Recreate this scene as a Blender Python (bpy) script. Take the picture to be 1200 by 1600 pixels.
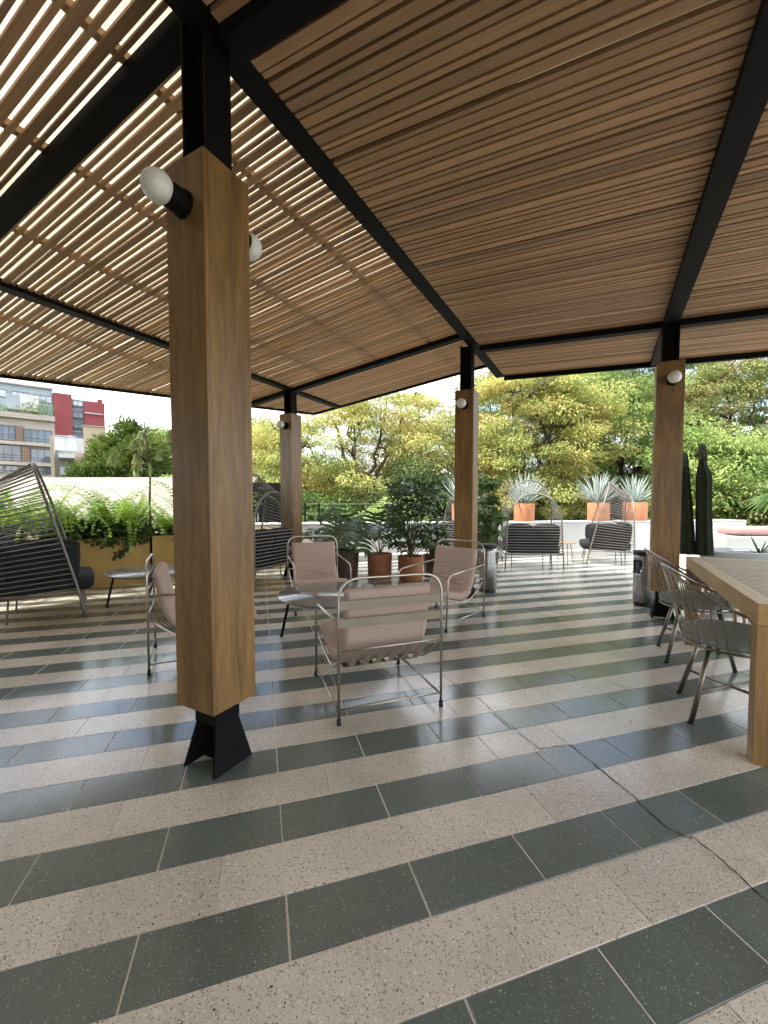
import bpy, bmesh, math, random
import numpy as np
from mathutils import Vector, Matrix, Euler
random.seed(7); RNG = np.random.default_rng(11)
R = math.radians
for o in list(bpy.data.objects): bpy.data.objects.remove(o)
SC = bpy.context.scene
COL = SC.collection

# ------------------------------------------------------------------ camera
YAW, PITCH, EYE = 0.2954, 0.0438, 1.204
FPX, CX, CY = 645.9, 603.63, 815.5            # focal length and principal point for a 1200 x 1600 frame
cam_d = bpy.data.cameras.new('camera'); cam = bpy.data.objects.new('camera', cam_d); COL.objects.link(cam)
cam_d.sensor_fit = 'VERTICAL'; cam_d.sensor_height = 24.0; cam_d.lens = 24.0*FPX/1600
cam_d.shift_x = (600-CX)/1600; cam_d.shift_y = (CY-800)/1600
cam_d.clip_start = 0.05; cam_d.clip_end = 2000
cam.location = (0, 0, EYE); cam.rotation_euler = Euler((math.pi/2-PITCH, 0, -YAW), 'XYZ')
SC.camera = cam
# ------------------------------------------------------------------ sky, sun, exposure
SUN_EL, SUN_AZ = R(55), R(270)                # the sun stands to the left of the terrace
w = bpy.data.worlds.new('World'); SC.world = w; w.use_nodes = True
nt = w.node_tree; nt.nodes.clear()
_o = nt.nodes.new('ShaderNodeOutputWorld'); _b = nt.nodes.new('ShaderNodeBackground')
_s = nt.nodes.new('ShaderNodeTexSky'); _s.sky_type = 'NISHITA'; _s.sun_disc = False
_s.sun_elevation = SUN_EL; _s.sun_rotation = SUN_AZ; _s.dust_density = 2.0; _s.air_density = 1.0
_tc = nt.nodes.new('ShaderNodeTexCoord'); _mp = nt.nodes.new('ShaderNodeMapping'); _mp.inputs['Scale'].default_value = (1.6, 1.6, 5.0)
_n = nt.nodes.new('ShaderNodeTexNoise'); _n.inputs['Scale'].default_value = 1.7; _n.inputs['Detail'].default_value = 7
_r = nt.nodes.new('ShaderNodeValToRGB'); _r.color_ramp.elements[0].position = .38; _r.color_ramp.elements[1].position = .62
_m = nt.nodes.new('ShaderNodeMixRGB'); _m.inputs[2].default_value = (11.5, 11.6, 11.9, 1)   # sunlit cloud
_b.inputs['Strength'].default_value = 0.15
nt.links.new(_tc.outputs['Generated'], _mp.inputs['Vector']); nt.links.new(_mp.outputs[0], _n.inputs['Vector'])
nt.links.new(_n.outputs['Fac'], _r.inputs[0]); nt.links.new(_r.outputs[0], _m.inputs[0])
nt.links.new(_s.outputs[0], _m.inputs[1]); nt.links.new(_m.outputs[0], _b.inputs[0]); nt.links.new(_b.outputs[0], _o.inputs[0])
sun_d = bpy.data.lights.new('sun', 'SUN'); sun_d.energy = 2.7; sun_d.angle = R(0.53); sun_d.color = (1, .95, .86)
sun = bpy.data.objects.new('sun', sun_d); COL.objects.link(sun)
_sd = Vector((math.sin(SUN_AZ)*math.cos(SUN_EL), math.cos(SUN_AZ)*math.cos(SUN_EL), math.sin(SUN_EL)))
sun.rotation_euler = _sd.to_track_quat('Z', 'Y').to_euler(); sun.location = (0, 0, 30)
SC.view_settings.view_transform = 'Standard'; SC.view_settings.look = 'None'
SC.view_settings.gamma = 1; SC.view_settings.exposure = 1.58; SC.view_settings.use_curve_mapping = False
SC.render.engine = 'CYCLES'; SC.cycles.use_denoising = True
SC.cycles.use_adaptive_sampling = True; SC.cycles.adaptive_threshold = .04; SC.cycles.use_light_tree = False; SC.cycles.max_bounces = 4; SC.cycles.diffuse_bounces = 3; SC.cycles.glossy_bounces = 3; SC.cycles.transmission_bounces = 4
SC.cycles.sample_clamp_indirect = 6.0; SC.cycles.caustics_reflective = False; SC.cycles.caustics_refractive = False

# ------------------------------------------------------------------ frames of reference
_cy, _sy = math.cos(YAW), math.sin(YAW)
def CW(lat, d, z=0.0): return Vector((lat*_cy+d*_sy, -lat*_sy+d*_cy, z))      # across the view / away / up -> world
def AT(u, d, z=0.0): return CW((u-CX)/FPX*d, d, z)
def ZV(v, d): return EYE-(v-787.2)/FPX*d                                       # height seen at image row v, d metres away
S2 = math.sqrt(.5)
def W(u, v, z=0.0): return Vector(((u+v)*S2, (v-u)*S2, z))                     # the pergola stands at 45 degrees to the tiles
UVROT = Matrix.Rotation(-math.pi/4, 4, 'Z')
UVANG = -math.pi/4                                                             # local x -> U, local y -> V

# ------------------------------------------------------------------ materials
def nodes(name):
    m = bpy.data.materials.new(name); m.use_nodes = True
    t = m.node_tree; p = t.nodes['Principled BSDF']; return m, t, p
def lk(t, a, b): t.links.new(a, b)
def rgb(c): return (c[0], c[1], c[2], 1)
def add_noise(t, scale, detail=5, coord='Object', mscale=(1, 1, 1), rnd=False, rough=.55):
    tc = t.nodes.new('ShaderNodeTexCoord'); mp = t.nodes.new('ShaderNodeMapping'); mp.inputs['Scale'].default_value = mscale
    if coord == 'World':
        g = t.nodes.new('ShaderNodeNewGeometry'); src = g.outputs['Position']
    else: src = tc.outputs[coord]
    lk(t, src, mp.inputs['Vector'])
    if rnd:
        oi = t.nodes.new('ShaderNodeObjectInfo'); mu = t.nodes.new('ShaderNodeMath'); mu.operation = 'MULTIPLY'; mu.inputs[1].default_value = 37.0
        cb = t.nodes.new('ShaderNodeCombineXYZ'); lk(t, oi.outputs['Random'], mu.inputs[0])
        for i in range(3): lk(t, mu.outputs[0], cb.inputs[i])
        lk(t, cb.outputs[0], mp.inputs['Location'])
    n = t.nodes.new('ShaderNodeTexNoise'); n.inputs['Scale'].default_value = scale; n.inputs['Detail'].default_value = detail; n.inputs['Roughness'].default_value = rough
    lk(t, mp.outputs[0], n.inputs['Vector']); return n
def ramp(t, src, stops):
    r = t.nodes.new('ShaderNodeValToRGB'); e = r.color_ramp.elements
    while len(e) < len(stops): e.new(.5)
    for k, (p, c) in enumerate(stops): e[k].position = p; e[k].color = rgb(c)
    lk(t, src, r.inputs[0]); return r
def bump(t, p, src, strength=.1, dist=.01):
    b = t.nodes.new('ShaderNodeBump'); b.inputs['Strength'].default_value = strength; b.inputs['Distance'].default_value = dist
    lk(t, src, b.inputs['Height']); lk(t, b.outputs[0], p.inputs['Normal'])
def mat(name, c, rough=.6, metal=0, var=.18, scale=6, mscale=(1, 1, 1), bmp=.08, coord='Object', rnd=False, spec=.5):
    m, t, p = nodes(name); p.inputs['Roughness'].default_value = rough; p.inputs['Metallic'].default_value = metal
    p.inputs['Specular IOR Level'].default_value = spec
    n = add_noise(t, scale, 6, coord, mscale, rnd)
    a = tuple(max(0, x*(1-var)) for x in c); b = tuple(min(1, x*(1+var)) for x in c)
    r = ramp(t, n.outputs['Fac'], [(.3, a), (.7, b)])
    lk(t, r.outputs[0], p.inputs['Base Color'])
    if bmp: bump(t, p, n.outputs['Fac'], bmp, .004)
    return m
def wood(name, dark, light, mscale, rough=.55, rndtone=.25, scale=1.0, fine=1.0):
    m, t, p = nodes(name); p.inputs['Roughness'].default_value = rough
    n = add_noise(t, 4*scale, 7, 'Object', mscale, True, .6); n.inputs['Distortion'].default_value = .6
    n2 = add_noise(t, 26*scale*fine, 4, 'Object', mscale, True)
    mx = t.nodes.new('ShaderNodeMath'); mx.operation = 'MULTIPLY_ADD'; mx.inputs[1].default_value = .35
    lk(t, n2.outputs['Fac'], mx.inputs[0]); lk(t, n.outputs['Fac'], mx.inputs[2])
    r = ramp(t, mx.outputs[0], [(.42, dark), (.85, light)])
    oi = t.nodes.new('ShaderNodeObjectInfo'); mr = t.nodes.new('ShaderNodeMapRange'); mr.inputs['To Min'].default_value = 1-rndtone; mr.inputs['To Max'].default_value = 1+rndtone
    lk(t, oi.outputs['Random'], mr.inputs['Value'])
    hs = t.nodes.new('ShaderNodeHueSaturation'); lk(t, r.outputs[0], hs.inputs['Color']); lk(t, mr.outputs[0], hs.inputs['Value'])
    lk(t, hs.outputs[0], p.inputs['Base Color']); bump(t, p, mx.outputs[0], .12, .003); return m
def terrazzo(name, base, chips, scale, amount, rough):
    m, t, p = nodes(name)
    g = t.nodes.new('ShaderNodeNewGeometry'); cur = None
    n = add_noise(t, 2.2, 5, 'World'); b0 = ramp(t, n.outputs['Fac'], [(.25, tuple(x*.84 for x in base)), (.75, tuple(min(1, x*1.12) for x in base))])
    oi = t.nodes.new('ShaderNodeObjectInfo'); mr = t.nodes.new('ShaderNodeMapRange'); mr.inputs['To Min'].default_value = .90; mr.inputs['To Max'].default_value = 1.07
    lk(t, oi.outputs['Random'], mr.inputs['Value']); hs = t.nodes.new('ShaderNodeHueSaturation'); lk(t, b0.outputs[0], hs.inputs['Color']); lk(t, mr.outputs[0], hs.inputs['Value'])
    st1 = add_noise(t, .9, 7, 'World', rough=.7); st2 = ramp(t, st1.outputs['Fac'], [(.34, (.80, .77, .73)), (.5, (.97, .965, .955)), (.66, (1, 1, 1))])
    dm = t.nodes.new('ShaderNodeMixRGB'); dm.blend_type = 'MULTIPLY'; dm.inputs[0].default_value = 1; lk(t, hs.outputs[0], dm.inputs[1]); lk(t, st2.outputs[0], dm.inputs[2]); cur = dm.outputs[0]
    nz = add_noise(t, 60, 2, 'World')
    for k, (col, sc_, am) in enumerate(chips):
        vo = t.nodes.new('ShaderNodeTexVoronoi'); vo.inputs['Scale'].default_value = sc_; vo.inputs['Randomness'].default_value = 1
        mp = t.nodes.new('ShaderNodeMapping'); mp.inputs['Location'].default_value = (k*3.7, k*1.3, 0); mp.inputs['Scale'].default_value = (1, 1, .02); mp.inputs['Rotation'].default_value = (0, 0, k*.9)
        ad = t.nodes.new('ShaderNodeMixRGB'); ad.blend_type = 'ADD'; ad.inputs[0].default_value = .02
        lk(t, g.outputs['Position'], ad.inputs[1]); lk(t, nz.outputs['Color'], ad.inputs[2])
        lk(t, ad.outputs[0], mp.inputs['Vector']); lk(t, mp.outputs[0], vo.inputs['Vector'])
        sx = t.nodes.new('ShaderNodeSeparateColor'); lk(t, vo.outputs['Color'], sx.inputs[0])
        th = t.nodes.new('ShaderNodeMath'); th.operation = 'MULTIPLY_ADD'; th.inputs[1].default_value = .62*am*1.6; th.inputs[2].default_value = .5*am-.5*am*1.0-.05
        lk(t, sx.outputs[0], th.inputs[0])
        lt = t.nodes.new('ShaderNodeMath'); lt.operation = 'LESS_THAN'; lk(t, vo.outputs['Distance'], lt.inputs[0]); lk(t, th.outputs[0], lt.inputs[1])
        mx = t.nodes.new('ShaderNodeMixRGB'); mx.inputs[2].default_value = rgb(col)
        lk(t, lt.outputs[0], mx.inputs[0]); lk(t, cur, mx.inputs[1]); cur = mx.outputs[0]
    lk(t, cur, p.inputs['Base Color'])
    n3 = add_noise(t, 3.0, 6, 'World'); mr2 = t.nodes.new('ShaderNodeMapRange'); mr2.inputs['From Min'].default_value = .3; mr2.inputs['From Max'].default_value = .7
    mr2.inputs['To Min'].default_value = rough*.75; mr2.inputs['To Max'].default_value = rough*1.35
    lk(t, n3.outputs['Fac'], mr2.inputs['Value']); lk(t, mr2.outputs[0], p.inputs['Roughness'])
    p.inputs['Specular IOR Level'].default_value = .72
    n4 = add_noise(t, 1.3, 3, 'World'); bump(t, p, n4.outputs['Fac'], .06, .02)
    return m
def leaf(name, cols, rough=.5, trans=.35, patch=.5, spec=.35):
    """leaf colours vary from leaf to leaf and, more slowly, over the plant; light passes through"""
    m, t, p = nodes(name); out = t.nodes['Material Output']
    g = t.nodes.new('ShaderNodeNewGeometry'); n = add_noise(t, patch, 3, 'Object')
    mu = t.nodes.new('ShaderNodeMath'); mu.operation = 'MULTIPLY_ADD'; mu.inputs[1].default_value = .42
    sb = t.nodes.new('ShaderNodeMath'); sb.operation = 'MULTIPLY_ADD'; sb.inputs[1].default_value = 1.5; sb.inputs[2].default_value = -.46
    lk(t, n.outputs['Fac'], sb.inputs[0]); lk(t, g.outputs['Random Per Island'], mu.inputs[0]); lk(t, sb.outputs[0], mu.inputs[2])
    k = len(cols); r = ramp(t, mu.outputs[0], [(i/(k-1)*.8+.1, c) for i, c in enumerate(cols)])
    lk(t, r.outputs[0], p.inputs['Base Color']); p.inputs['Roughness'].default_value = rough; p.inputs['Specular IOR Level'].default_value = spec
    tr = t.nodes.new('ShaderNodeBsdfTranslucent'); lk(t, r.outputs[0], tr.inputs['Color'])
    mx = t.nodes.new('ShaderNodeMixShader'); mx.inputs[0].default_value = trans
    lk(t, p.outputs[0], mx.inputs[1]); lk(t, tr.outputs[0], mx.inputs[2]); lk(t, mx.outputs[0], out.inputs['Surface']); return m

M = {}
M['beige'] = terrazzo('beige_terrazzo', (.68, .625, .53), [((.84, .80, .72), 165, .42), ((.38, .29, .215), 160, .50), ((.06, .052, .046), 130, .33)], 1, .3, .20)
M['green'] = terrazzo('green_terrazzo', (.146, .174, .154), [((.180, .220, .195), 180, .46), ((.30, .34, .31), 150, .33), ((.52, .55, .52), 105, .22)], 1, .3, .165)
M['grout'] = mat('pale_grout', (.72, .67, .58), .7, var=.2, scale=8, coord='World')
M['crackm'] = mat('dark_crack', (.03, .022, .018), .9, bmp=0)
M['slat'] = wood('cedar_slat', (.270, .148, .070), (.46, .280, .148), (1.2, 2.2, 2.2), .6, .27)
M['oak'] = wood('oiled_wood', (.098, .051, .0145), (.28, .160, .054), (5, 5, .5), .42, .05, .9)
M['tablewood'] = wood('table_wood', (.29, .158, .046), (.47, .29, .108), (6, .7, 6), .38, .06, .9)
M['legwood'] = wood('leg_wood', (.15, .082, .024), (.33, .195, .068), (6, 6, .6), .4, .05, .9)
M['steel'] = mat('black_steel', (.005, .0051, .0053), .62, var=.2, bmp=.03, spec=.12)
M['nickel'] = mat('brushed_nickel', (.50, .46, .40), .32, 1, var=.1, bmp=.03)
M['bronze'] = mat('dark_nickel', (.23, .20, .165), .40, 1, var=.12, bmp=.03)
M['rod'] = mat('grey_painted_rod', (.19, .172, .15), .45, .5, var=.1, bmp=0)
M['strap'] = mat('olive_strap', (.27, .23, .165), .55, .2, var=.1, bmp=0)
M['pink'] = mat('dusty_pink_fabric', (.47, .355, .29), .9, var=.10, scale=160, bmp=.25, spec=.2)
M['charcoal'] = mat('charcoal_fabric', (.020, .0205, .022), .95, var=.25, scale=120, bmp=.25, spec=.2)
M['greyfab'] = mat('sage_grey_fabric', (.27, .29, .265), .9, var=.12, scale=140, bmp=.2, spec=.2)
M['stone'] = mat('dark_stone_top', (.23, .226, .21), .12, var=.3, scale=3.2, bmp=.02)
M['rubber'] = mat('black_rubber', (.01, .01, .01), .6, bmp=0)
M['white'] = mat('white_plaster', (.45, .45, .43), .8, var=.05, scale=3, bmp=.1)
M['cream'] = mat('cream_canvas', (.215, .19, .15), .9, var=.25, scale=.9, mscale=(1.6, .25, .25), bmp=.1)
M['mustard'] = mat('mustard_plaster', (.40, .255, .065), .6, var=.12, scale=3, bmp=.08)
M['terracotta'] = mat('terracotta', (.40, .165, .075), .75, var=.22, scale=5, bmp=.1)
M['darkpot'] = mat('dark_glazed_clay', (.075, .042, .03), .45, var=.25, scale=5)
M['concrete'] = mat('grey_concrete', (.27, .285, .275), .7, var=.10, scale=4)
M['soil'] = mat('soil', (.035, .025, .018), .95, var=.4, scale=30, bmp=.5)
M['inox'] = mat('stainless_steel', (.40, .395, .38), .36, 1, var=.08, scale=4, mscale=(1, 1, 30), bmp=.03)
M['globe'], _t, _p = nodes('opal_glass'); _p.inputs['Base Color'].default_value = (.80, .79, .76, 1); _p.inputs['Roughness'].default_value = .12
_p.inputs['Subsurface Weight'].default_value = .15; _p.inputs['Subsurface Radius'].default_value = (.05, .05, .05)
_n9 = add_noise(_t, 9); bump(_t, _p, _n9.outputs['Fac'], .02, .002)
M['bark'] = mat('brown_bark', (.075, .052, .036), .95, var=.45, scale=5, mscale=(3, 3, .6), bmp=.6)
M['stem'] = mat('green_stem', (.13, .15, .06), .7, var=.25, scale=20)
M['cactus'] = mat('dark_cactus', (.012, .016, .008), .8, var=.3, scale=10, spec=.1)
M['dirt'] = mat('park_ground', (.085, .085, .045), 1, var=.5, scale=.6, coord='World')
M['leaf_yellow'] = leaf('yellow_green_leaves', [(.13, .19, .055), (.30, .36, .10), (.48, .49, .155), (.59, .52, .19), (.60, .45, .19)], .6, .38, .55)
M['leaf_gold'] = leaf('golden_leaves', [(.22, .28, .075), (.43, .45, .13), (.59, .54, .19), (.62, .48, .19)], .6, .38, .55)
M['leaf_lime'] = leaf('lime_leaves', [(.11, .18, .05), (.22, .32, .09), (.35, .44, .135), (.46, .51, .18)], .6, .38, .55)
M['leaf_olive'] = leaf('olive_rust_leaves', [(.07, .12, .03), (.15, .22, .055), (.26, .30, .09), (.36, .31, .13), (.36, .25, .12)], .6, .3, .55)
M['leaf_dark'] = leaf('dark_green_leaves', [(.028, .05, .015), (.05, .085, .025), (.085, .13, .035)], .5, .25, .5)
M['leaf_mid'] = leaf('mid_green_leaves', [(.04, .085, .02), (.09, .16, .035), (.18, .26, .06)], .6, .3, .6)
M['leaf_conifer'] = leaf('conifer_leaves', [(.05, .085, .02), (.10, .15, .03), (.20, .25, .045)], .6, .25, .6)
M['fern'] = leaf('fern_green', [(.11, .20, .025), (.20, .32, .04), (.32, .42, .07)], .5, .45, 3)
M['ivy'] = leaf('glossy_dark_leaves', [(.035, .065, .02), (.06, .11, .03), (.13, .19, .05)], .35, .25, 3, .6)
M['monstera'] = leaf('monstera_green', [(.035, .07, .026), (.055, .105, .037), (.08, .14, .048)], .32, .22, 2, .6)
M['agave'] = leaf('blue_grey_agave', [(.30, .37, .33), (.38, .45, .40), (.46, .52, .46)], .5, .08, 2)
M['paleleaf'] = leaf('pale_drooping_leaves', [(.13, .17, .06), (.22, .27, .10), (.34, .38, .17)], .5, .35, 3)
def glass(name, c, r=.06):
    m, t, p = nodes(name); n = add_noise(t, .35, 2, 'World'); rr = ramp(t, n.outputs['Fac'], [(.35, tuple(x*.6 for x in c)), (.65, tuple(min(1, x*1.3) for x in c))])
    lk(t, rr.outputs[0], p.inputs['Base Color']); p.inputs['Roughness'].default_value = r; p.inputs['Specular IOR Level'].default_value = .9; return m
M['pane'] = glass('window_glass', (.09, .12, .15))
M['palepane'] = glass('pale_window_glass', (.40, .46, .50), .2)
M['bluegrey'] = mat('blue_grey_render', (.25, .29, .315), .8, var=.06, scale=.4)
M['red'] = mat('red_render', (.20, .042, .045), .85, var=.08, scale=.3)
M['travertine'] = mat('travertine_cladding', (.33, .29, .245), .8, var=.14, scale=1.0, mscale=(.4, .4, 4))
M['brownclad'] = mat('brown_cladding', (.17, .11, .08), .8, var=.15, scale=1)
M['tan'] = mat('tan_render', (.34, .275, .185), .85, var=.08, scale=.4)
M['darkframe'] = mat('dark_window_frame', (.025, .025, .028), .5, bmp=0)
M['whitepaint'] = mat('white_paint', (.42, .42, .41), .6, var=.05)
_sm, _st, _sp = nodes('translucent_sheet'); _tr = _st.nodes.new('ShaderNodeBsdfTranslucent'); _tr.inputs['Color'].default_value = (.80, .775, .70, 1)
_sn = add_noise(_st, 1.1, 4, 'World'); _sr = ramp(_st, _sn.outputs['Fac'], [(.3, (.26, .225, .155)), (.7, (.42, .375, .28))]); lk(_st, _sr.outputs[0], _tr.inputs['Color'])
_sx = _st.nodes.new('ShaderNodeMixShader'); _sx.inputs[0].default_value = .78; _sp.inputs['Base Color'].default_value = (.7, .69, .65, 1); _sp.inputs['Roughness'].default_value = .5
lk(_st, _sp.outputs[0], _sx.inputs[1]); lk(_st, _tr.outputs[0], _sx.inputs[2]); lk(_st, _sx.outputs[0], _st.nodes['Material Output'].inputs['Surface']); M['sheet'] = _sm
M['coverply'] = mat('dark_plywood', (.045, .028, .018), .8, var=.3, scale=4)

# ------------------------------------------------------------------ mesh helpers
class MB:
    def __init__(s): s.v = []; s.f = []
    def add(s, vs, fs):
        k = len(s.v); s.v += [tuple(p) for p in vs]; s.f += [tuple(i+k for i in f) for f in fs]; return s
    def box(s, c, d, mtx=None):
        x, y, z = d[0]/2, d[1]/2, d[2]/2; vs = [Vector((i*x, j*y, k*z)) for i in (-1, 1) for j in (-1, 1) for k in (-1, 1)]
        if mtx: vs = [mtx @ q for q in vs]
        c = Vector(c); vs = [q+c for q in vs]
        return s.add(vs, [(0, 1, 3, 2), (4, 6, 7, 5), (0, 4, 5, 1), (2, 3, 7, 6), (0, 2, 6, 4), (1, 5, 7, 3)])
    def hexa(s, b, t):      # four bottom points, four top points, same winding
        return s.add(list(b)+list(t), [(3, 2, 1, 0), (4, 5, 6, 7), (0, 1, 5, 4), (1, 2, 6, 5), (2, 3, 7, 6), (3, 0, 4, 7)])
    def tube(s, pts, r, n=8, closed=False):
        pts = [Vector(p) for p in pts]; N = len(pts); rs = r if isinstance(r, (list, tuple)) else [r]*N
        rings = []; ref = None
        for i in range(N):
            if closed: d = pts[(i+1) % N]-pts[i-1]
            else: d = pts[min(i+1, N-1)]-pts[max(i-1, 0)]
            if d.length < 1e-9: d = Vector((0, 0, 1))
            d.normalize()
            if ref is None: ref = d.orthogonal().normalized()
            a = (ref-d*ref.dot(d)); a = a.normalized() if a.length > 1e-6 else d.orthogonal().normalized(); ref = a
            b = d.cross(a); rings.append([pts[i]+(a*math.cos(2*math.pi*k/n)+b*math.sin(2*math.pi*k/n))*rs[i] for k in range(n)])
        k0 = len(s.v); s.v += [tuple(p) for ring in rings for p in ring]
        for i in range(N if closed else N-1):
            j = (i+1) % N
            for k in range(n): s.f.append((k0+i*n+k, k0+i*n+(k+1) % n, k0+j*n+(k+1) % n, k0+j*n+k))
        if not closed:
            s.f.append(tuple(k0+k for k in reversed(range(n)))); s.f.append(tuple(k0+(N-1)*n+k for k in range(n)))
        return s
    def lathe(s, prof, n=32, c=(0, 0, 0), sx=1, sy=1):
        k0 = len(s.v); c = Vector(c)
        for (r, z) in prof: s.v += [tuple(c+Vector((r*sx*math.cos(2*math.pi*k/n), r*sy*math.sin(2*math.pi*k/n), z))) for k in range(n)]
        for i in range(len(prof)-1):
            for k in range(n): s.f.append((k0+i*n+k, k0+i*n+(k+1) % n, k0+(i+1)*n+(k+1) % n, k0+(i+1)*n+k))
        if prof[0][0] > 1e-5: s.f.append(tuple(k0+k for k in reversed(range(n))))
        if prof[-1][0] > 1e-5: s.f.append(tuple(k0+(len(prof)-1)*n+k for k in range(n)))
        return s
    def mesh(s, name, m, smooth=False):
        me = bpy.data.meshes.new(name); me.from_pydata(s.v, [], s.f); me.update()
        if m: me.materials.append(M[m] if isinstance(m, str) else m)
        if smooth: me.polygons.foreach_set('use_smooth', [True]*len(me.polygons))
        return me
    def build(s, name, m, parent=None, smooth=False, bevel=0, loc=None, rot=None):
        o = bpy.data.objects.new(name, s.mesh(name, m, smooth)); COL.objects.link(o)
        if parent: o.parent = parent
        if loc is not None: o.location = loc
        if rot is not None: o.rotation_euler = rot
        if bevel:
            b = o.modifiers.new('bevel', 'BEVEL'); b.width = bevel; b.segments = 2; b.limit_method = 'ANGLE'
        return o
def tag(o, label=None, cat=None, group=None, kind=None):
    if label: o['label'] = label
    if cat: o['category'] = cat
    if group: o['group'] = group
    if kind: o['kind'] = kind
    return o
def empty(name, loc, rz=0, label=None, cat=None, group=None):
    o = bpy.data.objects.new(name, None); COL.objects.link(o); o.location = loc; o.rotation_euler = (0, 0, rz); o.empty_display_size = .1
    return tag(o, label, cat, group)
def inst(name, mesh, parent, loc=(0, 0, 0), rot=(0, 0, 0), scale=(1, 1, 1), mtx=None):
    o = bpy.data.objects.new(name, mesh); COL.objects.link(o)
    if parent: o.parent = parent
    if mtx is not None: o.matrix_local = mtx
    else: o.location = loc; o.rotation_euler = rot; o.scale = scale
    return o
def copy_tree(o, parent=None):
    c = o.copy(); COL.objects.link(c)
    if parent: c.parent = parent
    for ch in list(o.children): copy_tree(ch, c)
    return c
def rod_mtx(a, b, r):
    a = Vector(a); b = Vector(b); d = b-a
    q = d.to_track_quat('Z', 'Y').to_matrix().to_4x4()
    return Matrix.Translation((a+b)/2) @ q @ Matrix.Diagonal((r, r, d.length, 1))
UNITROD = {}
def rod(parent, a, b, r, m, name='rod', n=6):
    if (m, n) not in UNITROD:
        mb = MB(); mb.tube([(0, 0, -.5), (0, 0, .5)], 1.0, n); UNITROD[(m, n)] = mb.mesh('rod', m, n > 6)
    return inst(name, UNITROD[(m, n)], parent, mtx=rod_mtx(a, b, r))
def arc(c, r, a0, a1, n, ax, ay):
    c = Vector(c); ax = Vector(ax); ay = Vector(ay)
    return [c+ax*(r*math.cos(a0+(a1-a0)*i/n))+ay*(r*math.sin(a0+(a1-a0)*i/n)) for i in range(n+1)]
def fillet(pts, r, n=6):
    """round the inner corners of a polyline"""
    pts = [Vector(p) for p in pts]; out = [pts[0]]
    for i in range(1, len(pts)-1):
        a, b, c = pts[i-1], pts[i], pts[i+1]; d1 = (a-b); d2 = (c-b); rr = min(r, d1.length*.48, d2.length*.48)
        p1 = b+d1.normalized()*rr; p2 = b+d2.normalized()*rr
        for k in range(n+1):
            t = k/n; out.append(p1*(1-t)**2+b*2*t*(1-t)+p2*t*t)
    out.append(pts[-1]); return out
def pillow(size, r=.05, puff=.02, seg=4):
    """a soft rounded cushion block"""
    bm = bmesh.new(); bmesh.ops.create_cube(bm, size=1)
    for v in bm.verts: v.co = Vector((v.co.x*size[0], v.co.y*size[1], v.co.z*size[2]))
    bmesh.ops.subdivide_edges(bm, edges=bm.edges[:], cuts=5, use_grid_fill=True)
    hx, hy, hz = size[0]/2, size[1]/2, size[2]/2
    for v in bm.verts:
        q = Vector((max(-hx+r, min(hx-r, v.co.x)), max(-hy+r, min(hy-r, v.co.y)), max(-hz+r, min(hz-r, v.co.z))))
        d = v.co-q
        if d.length > 1e-6: v.co = q+d.normalized()*r
        fx, fy, fz = 1-(v.co.x/hx)**2, 1-(v.co.y/hy)**2, 1-(v.co.z/hz)**2
        v.co.z += math.copysign(puff*fx*fy, v.co.z) if abs(v.co.z) > hz*.5 else 0
        v.co.y += math.copysign(puff*fx*fz, v.co.y) if abs(v.co.y) > hy*.5 else 0
    mb = MB(); bm.verts.index_update(); mb.v = [tuple(v.co) for v in bm.verts]; mb.f = [tuple(v.index for v in f.verts) for f in bm.faces]; bm.free(); return mb

# ================================================================== THE SETTING
GZ = -5.0                                      # the park lies a storey and a half below the terrace
g = MB(); g.add([(-500, -300, GZ), (500, -300, GZ), (500, 700, GZ), (-500, 700, GZ)], [(0, 1, 2, 3)])
tag(g.build('ground', 'dirt'), kind='structure')
def planter_u(v): return -6.47+.34*(v-3.24)    # front face of the planter, parallel to the left eave
def wall_d(lat): return 8.5+.16*(lat+1.7)      # front face of the parapet
def on_terrace(x, y):
    u, v = (x-y)*S2, (x+y)*S2
    if u < planter_u(v)-.05: return False
    lat, d = x*_cy-y*_sy, x*_sy+y*_cy
    return d < wall_d(lat)+.1
_A = CW(-4.4, wall_d(-4.4)+.6); _B = CW(9.6, wall_d(9.6)+.6)
_P = [W(planter_u(-4)-.9, -4), Vector((10, -4.5, 0)), _B, _A, W(planter_u(6.4)-.9, 6.4)]
fl = MB(); n_ = len(_P); fl.add([(p.x, p.y, -.0025) for p in _P]+[(p.x, p.y, -.35) for p in _P], [tuple(range(n_)), tuple(reversed(range(n_, 2*n_)))]+[(i, (i+1) % n_, n_+(i+1) % n_, n_+i)[::-1] for i in range(n_)])
floor = tag(fl.build('floor', 'grout'), kind='structure')
def tile_mesh(name, lx, ly, m):
    b = .0012; mb = MB(); x, y = lx/2, ly/2
    mb.add([(-x, -y, -.004), (x, -y, -.004), (x, y, -.004), (-x, y, -.004), (-x, -y, -b), (x, -y, -b), (x, y, -b), (-x, y, -b), (-x+b, -y+b, 0), (x-b, -y+b, 0), (x-b, y-b, 0), (-x+b, y-b, 0)],
           [(0, 1, 5, 4), (1, 2, 6, 5), (2, 3, 7, 6), (3, 0, 4, 7), (4, 5, 9, 8), (5, 6, 10, 9), (6, 7, 11, 10), (7, 4, 8, 11), (8, 9, 10, 11)]); return mb.mesh(name, m)
TP, TX0, TY0, GW = .4005, -.340, .7638, .1925
gt = tile_mesh('green_tile', TP-.0060, GW-.0025, 'green'); bt = tile_mesh('beige_tile', TP-.0014, TP-GW-.0025, 'beige')
spots = {'green_tile': [], 'beige_tile': []}
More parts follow.
